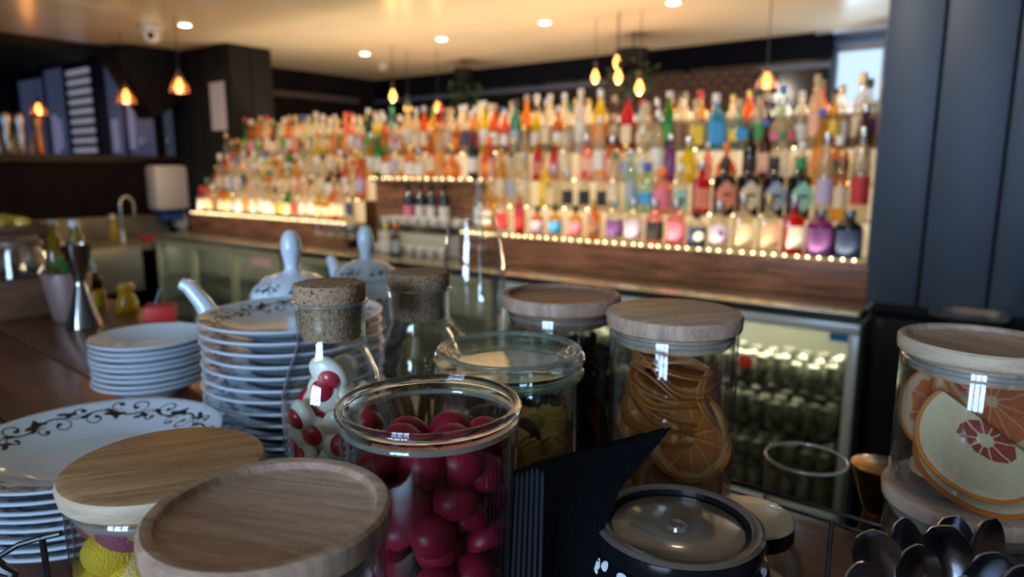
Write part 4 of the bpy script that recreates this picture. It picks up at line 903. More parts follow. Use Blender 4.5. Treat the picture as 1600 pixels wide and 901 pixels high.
osl(so[2], M_ORG, (-.030, -.018, .108), (-.80, -.6, .25), 2.1, 'small orange slice curled against the left of the jar', gO, sc2=.55)
osl(so[3], M_ORG, (-.020, -.026, .106), (-.35, -.9, .2), .2, 'orange slice half hidden behind the large facing one', gO, sc2=.65)
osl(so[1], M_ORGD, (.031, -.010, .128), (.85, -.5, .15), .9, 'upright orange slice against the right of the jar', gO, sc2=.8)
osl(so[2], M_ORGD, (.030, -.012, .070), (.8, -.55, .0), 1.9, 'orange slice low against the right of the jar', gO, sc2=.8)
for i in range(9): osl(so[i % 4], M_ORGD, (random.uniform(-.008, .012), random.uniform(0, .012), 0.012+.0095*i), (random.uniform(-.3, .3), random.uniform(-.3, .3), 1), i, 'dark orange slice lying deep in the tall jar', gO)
GX, GY, GZ = .341, .482, 1.2145
gG = 'dried grapefruit slices in the right-hand jar'
def gsl(me, mat, off, nrm, spin, label): return osl(me, mat, off, nrm, spin, label, gG, name='dried_grapefruit_slice', cx=GX, cyy=GY, z=GZ)
gsl(sg[0], M_GRF, (-.006, -.0225, .045), (-.15, -.80, .55), 2.45, 'large white-pithed grapefruit slice in front, with a small red centre')
gsl(sg[1], M_GRF, (.000, -.014, .024), (-.05, -.55, .80), 2.2, 'pale grapefruit slice just beneath the front one')
gsl(sr, M_GRF, (.001, -.004, .013), (-.04, -.12, .98), 2.9, 'lowest grapefruit slice lying on the jar floor')
gsl(sr, M_GRR, (.014, .004, .064), (.05, -.75, .60), .3, 'deep red grapefruit slice standing behind the front one')
gsl(sr, M_GRR, (.028, .006, .044), (.25, -.8, .5), 1.2, 'red grapefruit slice at the right side of the jar')
gsl(sr, M_GRR, (.022, .018, .070), (.2, -.7, .65), 2.2, 'orange-red grapefruit slice under the lid at the right')
gsl(sr, M_GRR, (-.002, .016, .050), (-.15, -.7, .7), 1.0, 'rearmost dark grapefruit slice in the jar')
gsl(sr, M_GRF, (.004, .004, .022), (.1, -.3, .94), 1.0, 'hidden grapefruit slice in the middle of the pile')

# ------------------------------------------------ corked bottles
M_CORK = None
m, nt, b, out = newmat('cork'); tc = nt.nodes.new('ShaderNodeTexCoord'); MATS['cork'] = m; M_CORK = m
v1 = nt.nodes.new('ShaderNodeTexVoronoi'); v1.inputs['Scale'].default_value = 420; n1 = nt.nodes.new('ShaderNodeTexNoise'); n1.inputs['Scale'].default_value = 500; n1.inputs['Detail'].default_value = 3
nt.links.new(tc.outputs['Object'], v1.inputs['Vector']); nt.links.new(tc.outputs['Object'], n1.inputs['Vector'])
cr = nt.nodes.new('ShaderNodeValToRGB'); e = cr.color_ramp.elements; e[0].position = .30; e[0].color = (.05, .025, .012, 1); e[1].position = .75; e[1].color = (.46, .33, .22, 1)
x_ = cr.color_ramp.elements.new(.42); x_.color = (.37, .215, .12, 1)
nt.links.new(n1.outputs[0], cr.inputs[0]); nt.links.new(cr.outputs[0], b.inputs['Base Color']); b.inputs['Roughness'].default_value = .85; b.inputs['Specular IOR Level'].default_value = .2
mm = nt.nodes.new('ShaderNodeMath'); mm.operation = 'ADD'; nt.links.new(n1.outputs[0], mm.inputs[0]); nt.links.new(v1.outputs['Distance'], mm.inputs[1])
bp_ = nt.nodes.new('ShaderNodeBump'); bp_.inputs['Strength'].default_value = .35; bp_.inputs['Distance'].default_value = .0012; nt.links.new(mm.outputs[0], bp_.inputs['Height']); nt.links.new(bp_.outputs[0], b.inputs['Normal'])
def corked(label, x, y, ztop, rn=.0235, s=1.0, tilt=(0, 0)):
    t = empty('corked_bottle', (x, y, CT), 0, label=label, cat='bottle', group='corked glass bottles on the counter')
    H = ztop-CT; hc = .010*s*1.35; ht = H-hc; g = .0016
    o_ = [(0, 0), (.030, 0), (.0335, .003), (.035, .010), (.035, ht-.072), (.0338, ht-.060), (.030, ht-.047), (.0255, ht-.037), (.0228, ht-.028), (rn-.0012, ht-.020), (rn-.0004, ht-.004), (rn+.0006, ht)]
    i_ = [(rn-.0010, ht), (rn-.0022, ht-.004), (rn-.0028, ht-.020), (.0214, ht-.028), (.0241, ht-.037), (.0286, ht-.047), (.0322, ht-.060), (.0333, ht-.072), (.0333, .012), (.029, .006), (0, .006)]
    L('glass_body', o_+i_, M_GLASS, t, segs=72, ang=50)
    bm = bmesh.new(); torus(bm, rn, .0012, ht, 72, 8); link('lip', fin(bm, 'lip'), M_BRIM, t)
    bm = bmesh.new(); lathe(bm, [(0, ht-.024), (rn-.0046, ht-.024), (rn-.0038, ht-.022), (rn-.0026, ht-.001), (rn-.0002, ht+.0025), (rn, H-.003), (rn-.0014, H-.0008), (rn*.7, H), (rn*.35, H+.0002), (0, H)], 72)
    rnd = random.Random(3)
    for v in bm.verts: v.co += Vector((rnd.uniform(-1, 1), rnd.uniform(-1, 1), rnd.uniform(-1, 1)))*.00025
    ck = link('cork_stopper', fin(bm, 'cork_stopper'), M_CORK, t)
    return t
corked('corked glass bottle of white and red jelly sweets, in front', -.121, .447, 1.376)
corked('second corked glass bottle, holding dried stalks, behind the first', -.074, .535, 1.370, rn=.0245)
M_EGGW = pm('white_jelly', (.95, .88, .74), rough=.35, sss=.2, coat=.2); M_EGGR = pm('ruby_jelly', (.55, .01, .05), rough=.25, sss=.3, coat=.4)
me_ew = blob('egg_white', .0150, .0112, .0068, 3, .02, 1); me_er = blob('egg_yolk', .0080, .0078, .0058, 3, .0, 2)
for i, p in enumerate([p_ for p_ in pack(.0335, CT+.007, CT+.170, .0098, 160, 21, tight=.72) if math.hypot(p_[0], p_[1]) < .0238 - max(0, p_[2]-CT-.140)*.5]):
    rt = Vector((p[0]+random.uniform(-.006, .006), p[1]+random.uniform(-.006, .006), random.uniform(-.009, .012))).to_track_quat('Z', 'Y').to_matrix().to_4x4() @ Matrix.Rotation(random.random()*6, 4, 'Z')
    rt = rt.to_euler()
    t = empty('fried_egg_sweet', (-.121+p[0], .447+p[1], p[2]), 0); t.rotation_euler = rt
    tag(t, 'white jelly sweet with a red dome in the corked bottle', 'sweet', 'white and red sweets in the corked bottle')
    inst('white_base', me_ew, M_EGGW, t); o = inst('red_dome', me_er, M_EGGR, t); o.location = (.003, 0, .0042 if i % 5 else -.0042)
bm = bmesh.new(); rnd = random.Random(4)
M_STALK = pm('dry_stalk', (.30, .24, .10), rough=.7, var=.4, vscale=40)
for i in range(11):
    a = rnd.random()*6.28; b_ = a+rnd.uniform(2, 4); z1 = rnd.uniform(.10, .150); r1 = .030; r2 = .026 if z1 < .12 else .018
    o = T('dried_stalk', [(r1*cos(a), r1*sin(a), .010), (.3*r1*cos(a)+.3*r2*cos(b_), .3*r1*sin(a)+.3*r2*sin(b_), z1*.5), (r2*cos(b_), r2*sin(b_), z1)], .0022, M_STALK, None, (-.074, .535, CT), segs=6)
    tag(o, 'thin dried stalk standing inside the second corked bottle', 'stalk', 'dried stalks in the corked bottle')

# ------------------------------------------------ tall stemmed wine glass
t = empty('large_wine_glass', (-.052, .916, CT), 0, label='large clear wine glass standing behind the second corked bottle', cat='glass')
zz = .052
pr_ = [(.0315, .218), (.0365, .190), (.0415, .160), (.0432, .135), (.0415, .110), (.035, .088), (.022, .072), (.008, .064), (.0045, .058), (.004, .010), (.008, .005), (.034, .002), (.034, 0), (0, 0)]
sc_ = (1.385-CT)/.218
pr_ = [(a*1.0, b_*sc_) for a, b_ in pr_]
inn = [(a-.0010, b_+.0012) for a, b_ in pr_[:8]]
L('bowl_and_stem', list(reversed(pr_)) + inn + [(0, .069*sc_)], M_GLASS, t, segs=72, ang=60)
bm = bmesh.new(); torus(bm, .031, .0009, .218*sc_, 72, 8); link('rim', fin(bm, 'rim'), M_RIM, t)

# ------------------------------------------------ tumbler and brass cup on the rail
q = tow(*atn(1257, 708, .668))
t = empty('tumbler', (.270, .592, 1.0602), 0, label='clear straight glass tumbler in front of the fridge', cat='glass')
L('wall', [(0, 0), (.030, 0), (.033, .004), (.0355, .127), (.0342, .127), (.0322, .010), (.028, .007), (0, .007)], M_GLASS, t, segs=64)
bm = bmesh.new(); torus(bm, .0349, .0017, .1275, 64, 8); link('rim', fin(bm, 'rim'), M_BRIM, t)
M_BRASS = pm('aged_brass', (.42, .24, .09), rough=.22, metal=1.0)
t = empty('brass_jigger', (.343, .600, 1.0602), 0, label='small brass jigger cup between the tumbler and the citrus jar', cat='jigger')
L('upper_cup', [(0, .072), (.010, .072), (.013, .078), (.0235, .112), (.0245, .117), (.0225, .118), (.0, .119)], M_BRASS, t, segs=40)
L('lower_cup', [(.018, 0), (.022, .002), (.012, .062), (.010, .072), (0, .072), (0, .06), (.016, .002)], M_BRASS, t, segs=40)

# ------------------------------------------------ black lidded jar and the small beige-lidded one
M_LACQ = pm('black_lacquer', (.006, .006, .008), rough=.12, spec=.6, coat=.5)
BL = (.095, .356)
t = empty('black_tin', (BL[0]-.002, BL[1], CT), .2, label='black round jar with glossy dark lid and white floral print', cat='jar')
t.scale = (1.055,)*3
zt = .100
L('lid', [(0, zt-.0045), (.004, zt-.004), (.0345, zt-.004), (.037, zt-.005), (.0375, zt-.001), (.0390, zt), (.0425, zt), (.0445, zt-.0015), (.0448, zt-.006), (.0440, zt-.012), (.0425, zt-.013), (0, zt-.013)],
  [M_LACQ], t, segs=96)
ld = t.children[0]
M_LTOP = pm('mottled_brown_lid', (.16, .125, .095), rough=.16, spec=.7, var=.35, vscale=35, coat=.6)  # mottled brown, lighter than the lacquer around it
ld.data.materials.append(M_LTOP)
M_LRIM = pm('dark_bronze_rim', (.10, .08, .065), rough=.22, spec=.7, coat=.4); ld.data.materials.append(M_LRIM)
for p in ld.data.polygons:
    rr = max(math.hypot(ld.data.vertices[v].co.x, ld.data.vertices[v].co.y) for v in p.vertices)
    if p.center.z > zt-.0052 and rr < .036: p.material_index = 1
    elif rr > .0388 and abs(p.normal.z) > .5 and p.center.z > zt-.003: p.material_index = 2
o = L('centre_boss', [(0, .0014), (.003, .0010), (.0042, .0022), (.0056, .0022), (.0064, 0)], M_LTOP, ld, (0, 0, zt-.0042), 32)
L('body', [(0, 0), (.038, 0), (.042, .004), (.0465, .030), (.0485, .060), (.0482, .076), (.0455, .084), (.0425, zt-.0135), (0, zt-.0135)], M_LACQ, t, segs=96)
M_WPRINT = pm('white_print', (.75, .80, .85), rough=.3)
def bodyr(z): 
    pts = [(.042, .004), (.0465, .030), (.0485, .060), (.0482, .076), (.0455, .084), (.0425, .0865)]
    for (r0, z0_), (r1, z1_) in zip(pts, pts[1:]):
        if z <= z1_: return r0+(r1-r0)*(z-z0_)/(z1_-z0_)
    return .0425
def decal(bm, pts, mapf, w=.0006, ws=None):
    """flat ribbon following a surface; pts in (u, v)"""
    P = [Vector(p) for p in pts]; prev = None
    for i, p in enumerate(P):
        d = (P[min(i+1, len(P)-1)]-P[max(i-1, 0)]); d = d.normalized() if d.length else Vector((1, 0)); n_ = Vector((-d.y, d.x)); hw = (ws[i] if ws else w)
        a, b_ = bm.verts.new(mapf(*(p+n_*hw))), bm.verts.new(mapf(*(p-n_*hw)))
        if prev: bm.faces.new((prev[0], a, b_, prev[1]))
        prev = (a, b_)
def disc(bm, c, rx, ry, mapf, a0=0, n=10):
    ctr = bm.verts.new(mapf(*c)); vs = [bm.verts.new(mapf(c[0]+rx*cos(2*pi*k/n)*cos(a0)-ry*sin(2*pi*k/n)*sin(a0), c[1]+rx*cos(2*pi*k/n)*sin(a0)+ry*sin(2*pi*k/n)*cos(a0))) for k in range(n)]
    for k in range(n): bm.faces.new((ctr, vs[k], vs[(k+1) % n]))
def spiral(c, r0, turns, a0, dirn=1, n=22, shrink=.12):
    return [(c[0]+r0*(1-(1-shrink)*i/n)*cos(a0+dirn*turns*2*pi*i/n), c[1]+r0*(1-(1-shrink)*i/n)*sin(a0+dirn*turns*2*pi*i/n)) for i in range(n+1)]
def scroll(bm, mapf, u0, s, flip=1):
    """one scrolling vine motif about 2.4 s wide and 1 s tall centred at u0 on v = 0"""
    def mp(u, v): return mapf(u0+u*s, v*s*flip)
    w_ = .034
    def ws(n, a=.3): return [w_*(a+(1-a)*sin(pi*i/n)) + w_*.2 for i in range(n+1)]
    vine = [(-1.15+2.3*i/24, .17*sin(pi*(-1.15+2.3*i/24)*1.0)) for i in range(25)]; decal(bm, vine, mp, ws=ws(24))
    for c, r0, a0, dr, tn in (((-.62, .26), .36, -pi*.45, -1, .95), ((.62, -.22), .34, pi*.5, -1, .95), ((-.02, .36), .26, -pi*.7, 1, .8), ((1.02, .28), .26, -pi*.6, 1, .8)):
        sp_ = spiral(c, r0, tn, a0, dr, shrink=.30); decal(bm, sp_, mp, ws=[w_*(.35+.8*i/22) for i in range(23)]); disc(bm, sp_[-1], .085, .085, mp)
    for c, a0, l in (((-1.0, -.20), .5, .20), ((-.82, -.30), -.3, .18), ((0.04, -.14), .9, .22), ((.16, -.04), .1, .24), ((-.14, -.12), 2.6, .18), ((-.04, -.26), 1.4, .14), ((.90, -.02), -.6, .18), ((.22, .14), .6, .16)):
        disc(bm, c, l, l*.42, mp, a0)
bm = bmesh.new()
def bmap(u, v): z = .073+v*.5; rr = bodyr(z)+.0003; a = -pi/2-.5+u/.046; return (rr*cos(a), rr*sin(a), z)
for k in range(9):
    u0 = -.105+k*.025
    scroll(bm, bmap, u0, .011, 1)
    for c, rr in (((u0+.01, .020), .0045), ((u0+.004, .024), .0035), ((u0+.016, .023), .0038), ((u0+.011, .014), .003), ((u0-.004, -.022), .004)): disc(bm, c, rr, rr*.7, bmap, k)
bmesh.ops.recalc_face_normals(bm, faces=bm.faces)
link('floral_print', fin(bm, 'floral_print'), M_WPRINT, t)['label'] = 'white floral print'
t = empty('small_jar', (.165, .443, CT+.0002), 0, label='small round glass jar with flat beige metal lid beside the black one', cat='jar')
zt = .062
L('lid', [(0, zt), (.028, zt), (.0295, zt-.0006), (.0302, zt-.002)], pm('beige_lid', (.50, .41, .28), rough=.3, spec=.6, coat=.3), t, segs=64)
L('lid_skirt', [(.0302, zt-.002), (.0305, zt-.010), (.0308, zt-.011), (.0303, zt-.013), (.0285, zt-.013)], M_LACQ, t, segs=64)
L('glass_body', [(0, 0), (.033, 0), (.037, .004), (.0385, .020), (.036, .035), (.030, .044), (.0275, .050), (.0265, .050), (.029, .043), (.0345, .034), (.0368, .020), (.0355, .006), (0, .005)], M_GLASS, t, segs=64)

# ------------------------------------------------ folded black napkins
M_NAP = pm('black_napkin', (.0035, .004, .005), rough=.95, spec=.1, bump=.5, bscale=700)
M_NAPE = pm('napkin_edge', (.007, .009, .014), rough=.95, bump=1.0, bscale=900)
na = Vector((.008, .332, 0)); nb = Vector((.085, .384, 0)); dv = (nb-na).normalized(); pv = Vector((dv.y, -dv.x, 0))
NL = ['nearest', 'second', 'third', 'fourth', 'fifth', 'sixth', 'rearmost']
for k in range(7):
    bm = bmesh.new(); th = .0029; lnn = .094; fl = k/6
    prof = []
    for side in (-1, 1):
        pass
    n = 14
    def zt_(i): return .151 - .010*fl + .0016*sin(i*.5+k)
    cols_ = []
    for i in range(n+1):
        x = lnn*i/n; xs = lambda z_: (i/n)*((.040+.03*z_) if z_ <= .1 else .040+.053*((z_-.1)/.051)**1.7) - .008*(1-z_/.150); curve = .004*sin(pi*i/n)*(1-fl) ; fan = (k-3)*.0043*(1 - .25*i/n)
        row = []
        for (z, spread) in ((0, 1.3), (.05, 1.2), (.10, 1.1), (.125, 1.05), (zt_(i)-.003, 1.0)):
            c = fan*spread+curve + (.010*(1-z/.15) if i < 3 else 0)*(-.3)
            row.append((xs(z), c-th*.5, z, c+th*.5))
        row.append((xs(zt_(i)), fan+curve-.0003, zt_(i), fan+curve+.0003))
        cols_.append(row)
    vs = [[(bm.verts.new((a, b1, z)), bm.verts.new((a, b2, z))) for (a, b1, z, b2) in row] for row in cols_]
    for i in range(n):
        for j in range(5):
            for s_ in (0, 1): bm.faces.new((vs[i][j][s_], vs[i+1][j][s_], vs[i+1][j+1][s_], vs[i][j+1][s_]))
        bm.faces.new((vs[i][5][0], vs[i+1][5][0], vs[i+1][5][1], vs[i][5][1])); bm.faces.new((vs[i][0][0], vs[i+1][0][0], vs[i+1][0][1], vs[i][0][1]))
    for i in (0, n):
        for j in range(5):
            f = bm.faces.new((vs[i][j][0], vs[i][j][1], vs[i][j+1][1], vs[i][j+1][0])); f.material_index = 1
    me = fin(bm, 'napkin', ang=60)
    o = link('folded_napkin', me, [M_NAP, M_NAPE], None, (na.x, na.y, CT), (0, 0, math.atan2(dv.y, dv.x)))
    tag(o, f'{NL[6-k] if k in (0, 6) else NL[6-k]} of the folded black paper napkins standing in the fan'.replace('nearest of', 'nearest of'), 'napkin', 'black napkins standing in a fan')

# ------------------------------------------------ teaspoons in a dark pot
def spoon_me():
    bm = bmesh.new(); n = 12; top, bot = [], []
    for i in range(n+1):
        u = i/n; x = u*.046; wdt = .0150*math.sqrt(max(0, 1-((u-.52)/.52)**2))*(1-.12*u)+.0006; dp = .0065*(1-((u-.5)/.55)**2)
        r1, r2 = [], []
        for k in range(9):
            s_ = -1+k/4; y = wdt*s_; z = -dp*(1-s_*s_)
            r1.append(bm.verts.new((x, y, z+.0004))); r2.append(bm.verts.new((x, y, z-.0009)))
        top.append(r1); bot.append(r2)
    for i in range(n):
        for k in range(8):
            bm.faces.new((top[i][k], top[i+1][k], top[i+1][k+1], top[i][k+1])); bm.faces.new((bot[i][k], bot[i+1][k], bot[i+1][k+1], bot[i][k+1]))
        bm.faces.new((top[i][0], top[i+1][0], bot[i+1][0], bot[i][0])); bm.faces.new((top[i][8], top[i+1][8], bot[i+1][8], bot[i][8]))
    for i in (0, n):
        for k in range(8): bm.faces.new((top[i][k], top[i][k+1], bot[i][k+1], bot[i][k]))
    bowl = fin(bm, 'bowl', ang=60)
    bm = bmesh.new()
    pts = [(-.090+.09*i/8+.002, 0, .004*sin(pi*i/8)-.0002) for i in range(9)]; tube(bm, pts, .002, 8, rads=[.0034, .0038, .0032, .0026, .0022, .0020, .0019, .0020, .0022])
    for v in bm.verts: v.co.z *= .75
    return bowl, fin(bm, 'handle', ang=60)
sb, sh_ = spoon_me()
M_SPOON = pm('dark_chrome', (.55, .56, .60), rough=.2, metal=1.0)
SX, SY = .243, .330
pot = empty('spoon_pot', (SX+.012, SY, CT), 0, label='dark metal pot holding the bunch of teaspoons, bottom right', cat='pot')
L('wall', [(0, 0), (.040, 0), (.044, .004), (.052, .062), (.0535, .064), (.052, .065), (.0495, .062), (.042, .007), (0, .006)], pm('gunmetal', (.05, .045, .045), rough=.25, metal=.8), pot, segs=48)
SP = [ (1345, 880, .315, .35, 'leftmost teaspoon, its bowl catching blue light'), (1380, 895, .30, .2, 'bright bluish teaspoon second from the left'), (1362, 850, .345, -.4, 'small teaspoon tucked behind the two leftmost'),
  (1432, 850, .330, .1, 'dark teaspoon standing behind the third from the left'), (1448, 893, .300, -.1, 'teaspoon just right of the bright bluish one'), (1500, 890, .305, .3, 'large teaspoon bowl low in the middle'),
  (1412, 838, .355, .9, 'teaspoon bowl showing edge-on at the back left'), (1475, 845, .350, -.7, 'teaspoon tilted left at the back of the bunch'), (1548, 855, .325, -.2, 'tall dark teaspoon right of the middle'),
  (1545, 828, .355, .5, 'rearmost teaspoon rising highest on the right'), (1590, 880, .315, .2, 'teaspoon cut by the right edge of the picture'), (1488, 832, .37, .1, 'small round teaspoon tip at the back centre')]
base = Vector((SX+.012, SY, CT+.012))
for (px, py, tt, sp_, lab) in SP:
    tip = ray(px, py)*tt + Vector((0, 0, CZ)); tip.z = max(min(tip.z, 1.262), 1.215)
    foot = base + Vector(((tip.x-base.x)*.18, (tip.y-base.y)*.18, 0)); ax = (tip-foot).normalized()
    # local x runs from handle end to bowl tip; the bowl's hollow faces up
    cen = tip + ax*0 - ax*.030
    x = ax; face = Vector((sin(sp_)*.6, -1, .25)); yv = face.cross(x).normalized(); z = x.cross(yv)
    t = empty('teaspoon', cen, 0, label=lab, cat='spoon', group='teaspoons in the dark pot'); t.rotation_mode = 'QUATERNION'
    t.scale = (.84, .84, .84); t.rotation_quaternion = Matrix((x, yv, z)).transposed().to_quaternion()
    inst('bowl', sb, M_SPOON, t); inst('handle', sh_, M_SPOON, t)

# ------------------------------------------------ wire caddy around the jars
rk = empty('wire_rack', (.25, .56, CT), 0, label='thin black wire rack along the far side of the counter, right', cat='rack')
def rel(p, o_): return tuple(Vector(p)-Vector(o_))
a_ = Vector((-.01, .80, 1.163)); e1 = Vector((P2.x, P2.y, 1.163)) + Vector((nn.x, nn.y, 0))*-.002; e0 = e1+Vector((dd.x, dd.y, 0))*.16; e2 = e1-Vector((dd.x, dd.y, 0))*.20
T('top_rail', [rel(e0, (.25, .56, CT)), rel(e2, (.25, .56, CT))], .0016, M_BLACKMETAL, rk)
T('lower_rail', [rel(e0-Vector((0, 0, .010)), (.25, .56, CT)), rel(e2-Vector((0, 0, .010)), (.25, .56, CT))], .0012, M_BLACKMETAL, rk)
pp = ray(1300, 812)*.50+Vector((0, 0, CZ))
T('upright', [rel((pp.x, pp.y, CT), (.25, .56, CT)), rel((pp.x, pp.y, pp.z), (.25, .56, CT))], .0017, M_BLACKMETAL, rk)
lk = (-.225, .30, CT)
rk = empty('wire_basket', lk, 0, label='black wire basket corner before the decorated plates, bottom left', cat='basket')
def pt(px, py, tt): v = ray(px, py)*tt+Vector((0, 0, CZ)); return rel(v, lk)
T('arched_wire', [pt(-30, 905, .36), pt(0, 868, .36), pt(30, 850, .36), pt(65, 840, .36), pt(95, 833, .36)], .0015, M_BLACKMETAL, rk)
v0 = ray(65, 835)*.36+Vector((0, 0, CZ)); T('upright', [rel(v0, lk), rel((v0.x+.006, v0.y-.006, CT), lk)], .0016, M_BLACKMETAL, rk)
T('loop', [pt(-5, 880, .35), pt(8, 890, .35), pt(20, 895, .35), pt(14, 915, .35)], .0028, M_BLACKMETAL, rk)

# ================================================================ PLATES AND POTS
def plate_prof(r):
    return [(0, .004), (r*.45, .004), (r*.50, .0045), (r*.62, .0075), (r*.94, .0185), (r*.985, .0205), (r, .0200), (r*.995, .0182), (r*.96, .0165), (r*.64, .0045), (r*.56, .0015), (r*.55, 0), (r*.50, 0), (r*.49, .0018), (0, .002)]
def topz(rr, r):
    pr = [(0, .004), (r*.45, .004), (r*.50, .0045), (r*.62, .0075), (r*.94, .0185), (r*.985, .0205)]
    for (a, za), (b_, zb) in zip(pr, pr[1:]):
        if rr <= b_: return za+(zb-za)*(rr-a)/(b_-a)
    return .0205
def plate_meshes(r, deco):
    bm = bmesh.new(); lathe(bm, plate_prof(r), 96); me = fin(bm, 'plate', ang=50); dm = None
    if deco:
        bm = bmesh.new(); rm = r*.80
        def mp(u, v): a = u/rm; rr = rm+v; return (rr*cos(a), rr*sin(a), topz(rr, r)+.00016)
        n = 8; per = 2*pi*rm/n
        for k in range(n): scroll(bm, mp, k*per, per/2.3, 1 if k % 2 else -1)
        dm = fin(bm, 'pattern')
        for p in dm.polygons:
            pass
    return me, dm
def stack(x, y, r, ztop, n, deco, name, lab, group, pitch=None):
    me, dm = plate_meshes(r, deco); pitch = pitch or (ztop-.0205-CT)/(n-1)
    for i in range(n):
        z = CT + (n-1-i)*pitch; ox_, oy_ = (0, 0) if i == 0 else (random.uniform(-.0022, .0022), random.uniform(-.0022, .0022))
        t = empty(name, (x+ox_, y+oy_, z), random.random()*6)
        pos = ORD[i] if i < n-1 else 'bottom'
        tag(t, lab.format(pos=pos), 'plate', group)
        inst('dish', me, M_PORC, t)
        if dm: inst('scroll_pattern', dm, M_INK, t)['label'] = 'black scrolling leaf pattern'
stack(-.490, .901, .074, 1.228, 9, False, 'saucer', '{pos} plain white saucer of the small rear-left stack', 'plain saucers in the rear-left stack')
stack(-.236, .722, .095, 1.298, 12, True, 'decorated_plate', '{pos} white plate of the tall stack behind the corked bottle', 'plates in the tall stack')
stack(-.362, .558, .104, 1.222, 8, True, 'large_plate', '{pos} wide white plate of the front-left stack, black leaf scrolls', 'wide plates in the front-left stack')

def teapot(label, x, y, rz, sc_=1.0):
    t = empty('teapot', (x, y, CT), rz, label=label, cat='teapot', group='white porcelain teapots with dark scrolls'); t.scale = (sc_,)*3
    prof = [(.0, .003), (.036, .003), (.038, 0), (.042, 0), (.043, .006), (.058, .028), (.068, .056), (.068, .080), (.060, .100), (.050, .110), (.045, .113), (.043, .111), (.0, .111)]
    L('body', prof, M_PORC, t, segs=72, ang=60)
    lidp = [(.046, .1135), (.047, .116), (.043, .124), (.030, .134), (.014, .139), (.009, .141), (.0075, .147), (.0095, .156), (.0115, .166), (.0105, .178), (.006, .186), (0, .188)]
    ld_ = L('lid', [(0, .1135)]+lidp, M_PORC, t, segs=64, ang=60)
    T('spout', [(-.055, 0, .040), (-.075, 0, .055), (-.090, 0, .080), (-.102, 0, .105), (-.116, 0, .124), (-.124, 0, .128)], .01, M_PORC, t, segs=16, rads=[.020, .016, .0125, .0095, .008, .0068])
    T('handle', [(.060, 0, .094)] + [(.066+.034*sin(a), 0, .064+.034*cos(a)) for a in (.3, .7, 1.1, 1.57, 2.0, 2.5, 2.9)] + [(.058, 0, .032)], .006, M_PORC, t, segs=12)
    def br(z, pr):
        for (r0, z0_), (r1, z1_) in zip(pr, pr[1:]):
            if z0_ <= z <= z1_ and z1_ > z0_: return r0+(r1-r0)*(z-z0_)/(z1_-z0_)
        return .05
    bm = bmesh.new()
    def mp(u, v): z = .088+v; rr = br(z, [(.058, .028), (.068, .056), (.068, .080), (.060, .100), (.050, .110)])+.0003; a = u/.066; return (rr*cos(a), rr*sin(a), z)
    n = 9; per = 2*pi*.066/n
    for k in range(n): scroll(bm, mp, k*per, per/2.9, 1 if k % 2 else -1)
    link('scroll_pattern', fin(bm, 'pattern'), M_INK, t)['label'] = 'black scrolling leaf pattern'
    bm = bmesh.new()
    def mp2(u, v): z = .126+v; rr = br(z, [(.047, .116), (.043, .124), (.030, .134), (.014, .139)])+.0005; a = u/.036; return (rr*cos(a), rr*sin(a), z)
    n = 6; per = 2*pi*.036/n
    for k in range(n): scroll(bm, mp2, k*per, per/3.2, 1)
    link('lid_pattern', fin(bm, 'pattern'), M_INK, ld_)['label'] = 'black scrolling leaf pattern'
teapot('white porcelain teapot with long spout pointing left, behind the tall plate stack', -.292, .90, .05, 1.17)
teapot('second white teapot, knob showing between the two corked bottles', -.232, 1.08, -.9, 1.12)

# ================================================================ FAR LEFT ITEMS ON THE COUNTER
t = empty('steel_jigger', (-.822, 1.285, CT), 0, label='tall steel double-ended jigger on the counter, catching blue light', cat='jigger')
bm = bmesh.new(); lathe(bm, [(.030, 0), (.0315, .001), (.010, .080), (.0085, .086), (.011, .094), (.0275, .158), (.0262, .159), (.008, .092), (0, .090), (0, .082), (.0285, .0015)], 48, closed=False); link('cups', fin(bm, 'cups', ang=50), M_DSTEEL, t)
bm = bmesh.new(); torus(bm, .0085, .0016, .086, 32, 8); link('waist_ring', fin(bm, 'waist_ring'), M_DSTEEL, t)
t = empty('copper_cup', (-.885, 1.345, CT), 0, label='tapered copper-steel cup holding green mint behind the jigger', cat='cup')
L('wall', [(0, 0), (.028, 0), (.031, .004), (.044, .094), (.045, .097), (.0435, .097), (.030, .006), (0, .004)], pm('copper_steel', (.70, .50, .44), rough=.42, metal=.85), t, segs=48)
bm = bmesh.new(); rnd = random.Random(8)
for i in range(46):
    a = rnd.random()*6.28; rr = .036*math.sqrt(rnd.random()); c = Vector((rr*cos(a), rr*sin(a), rnd.uniform(.085, .118))); d_ = Vector((cos(a), sin(a), rnd.uniform(-.2, .9))).normalized(); s_ = d_.cross(Vector((0, 0, 1))).normalized()*.009; l = .026
    v = [bm.verts.new(p) for p in (c, c+d_*l*.4+s_, c+d_*l, c+d_*l*.4-s_)]; m_ = bm.verts.new(c+d_*l*.5-Vector((0, 0, .003)))
    for k in range(4): bm.faces.new((v[k], v[(k+1) % 4], m_))
o = link('mint_sprigs', fin(bm, 'mint_sprigs'), pm('mint_green', (.05, .22, .05), rough=.5), None, (-.885, 1.345, CT)); tag(o, 'fresh green mint sprigs in the copper cup', 'herb', kind='stuff')
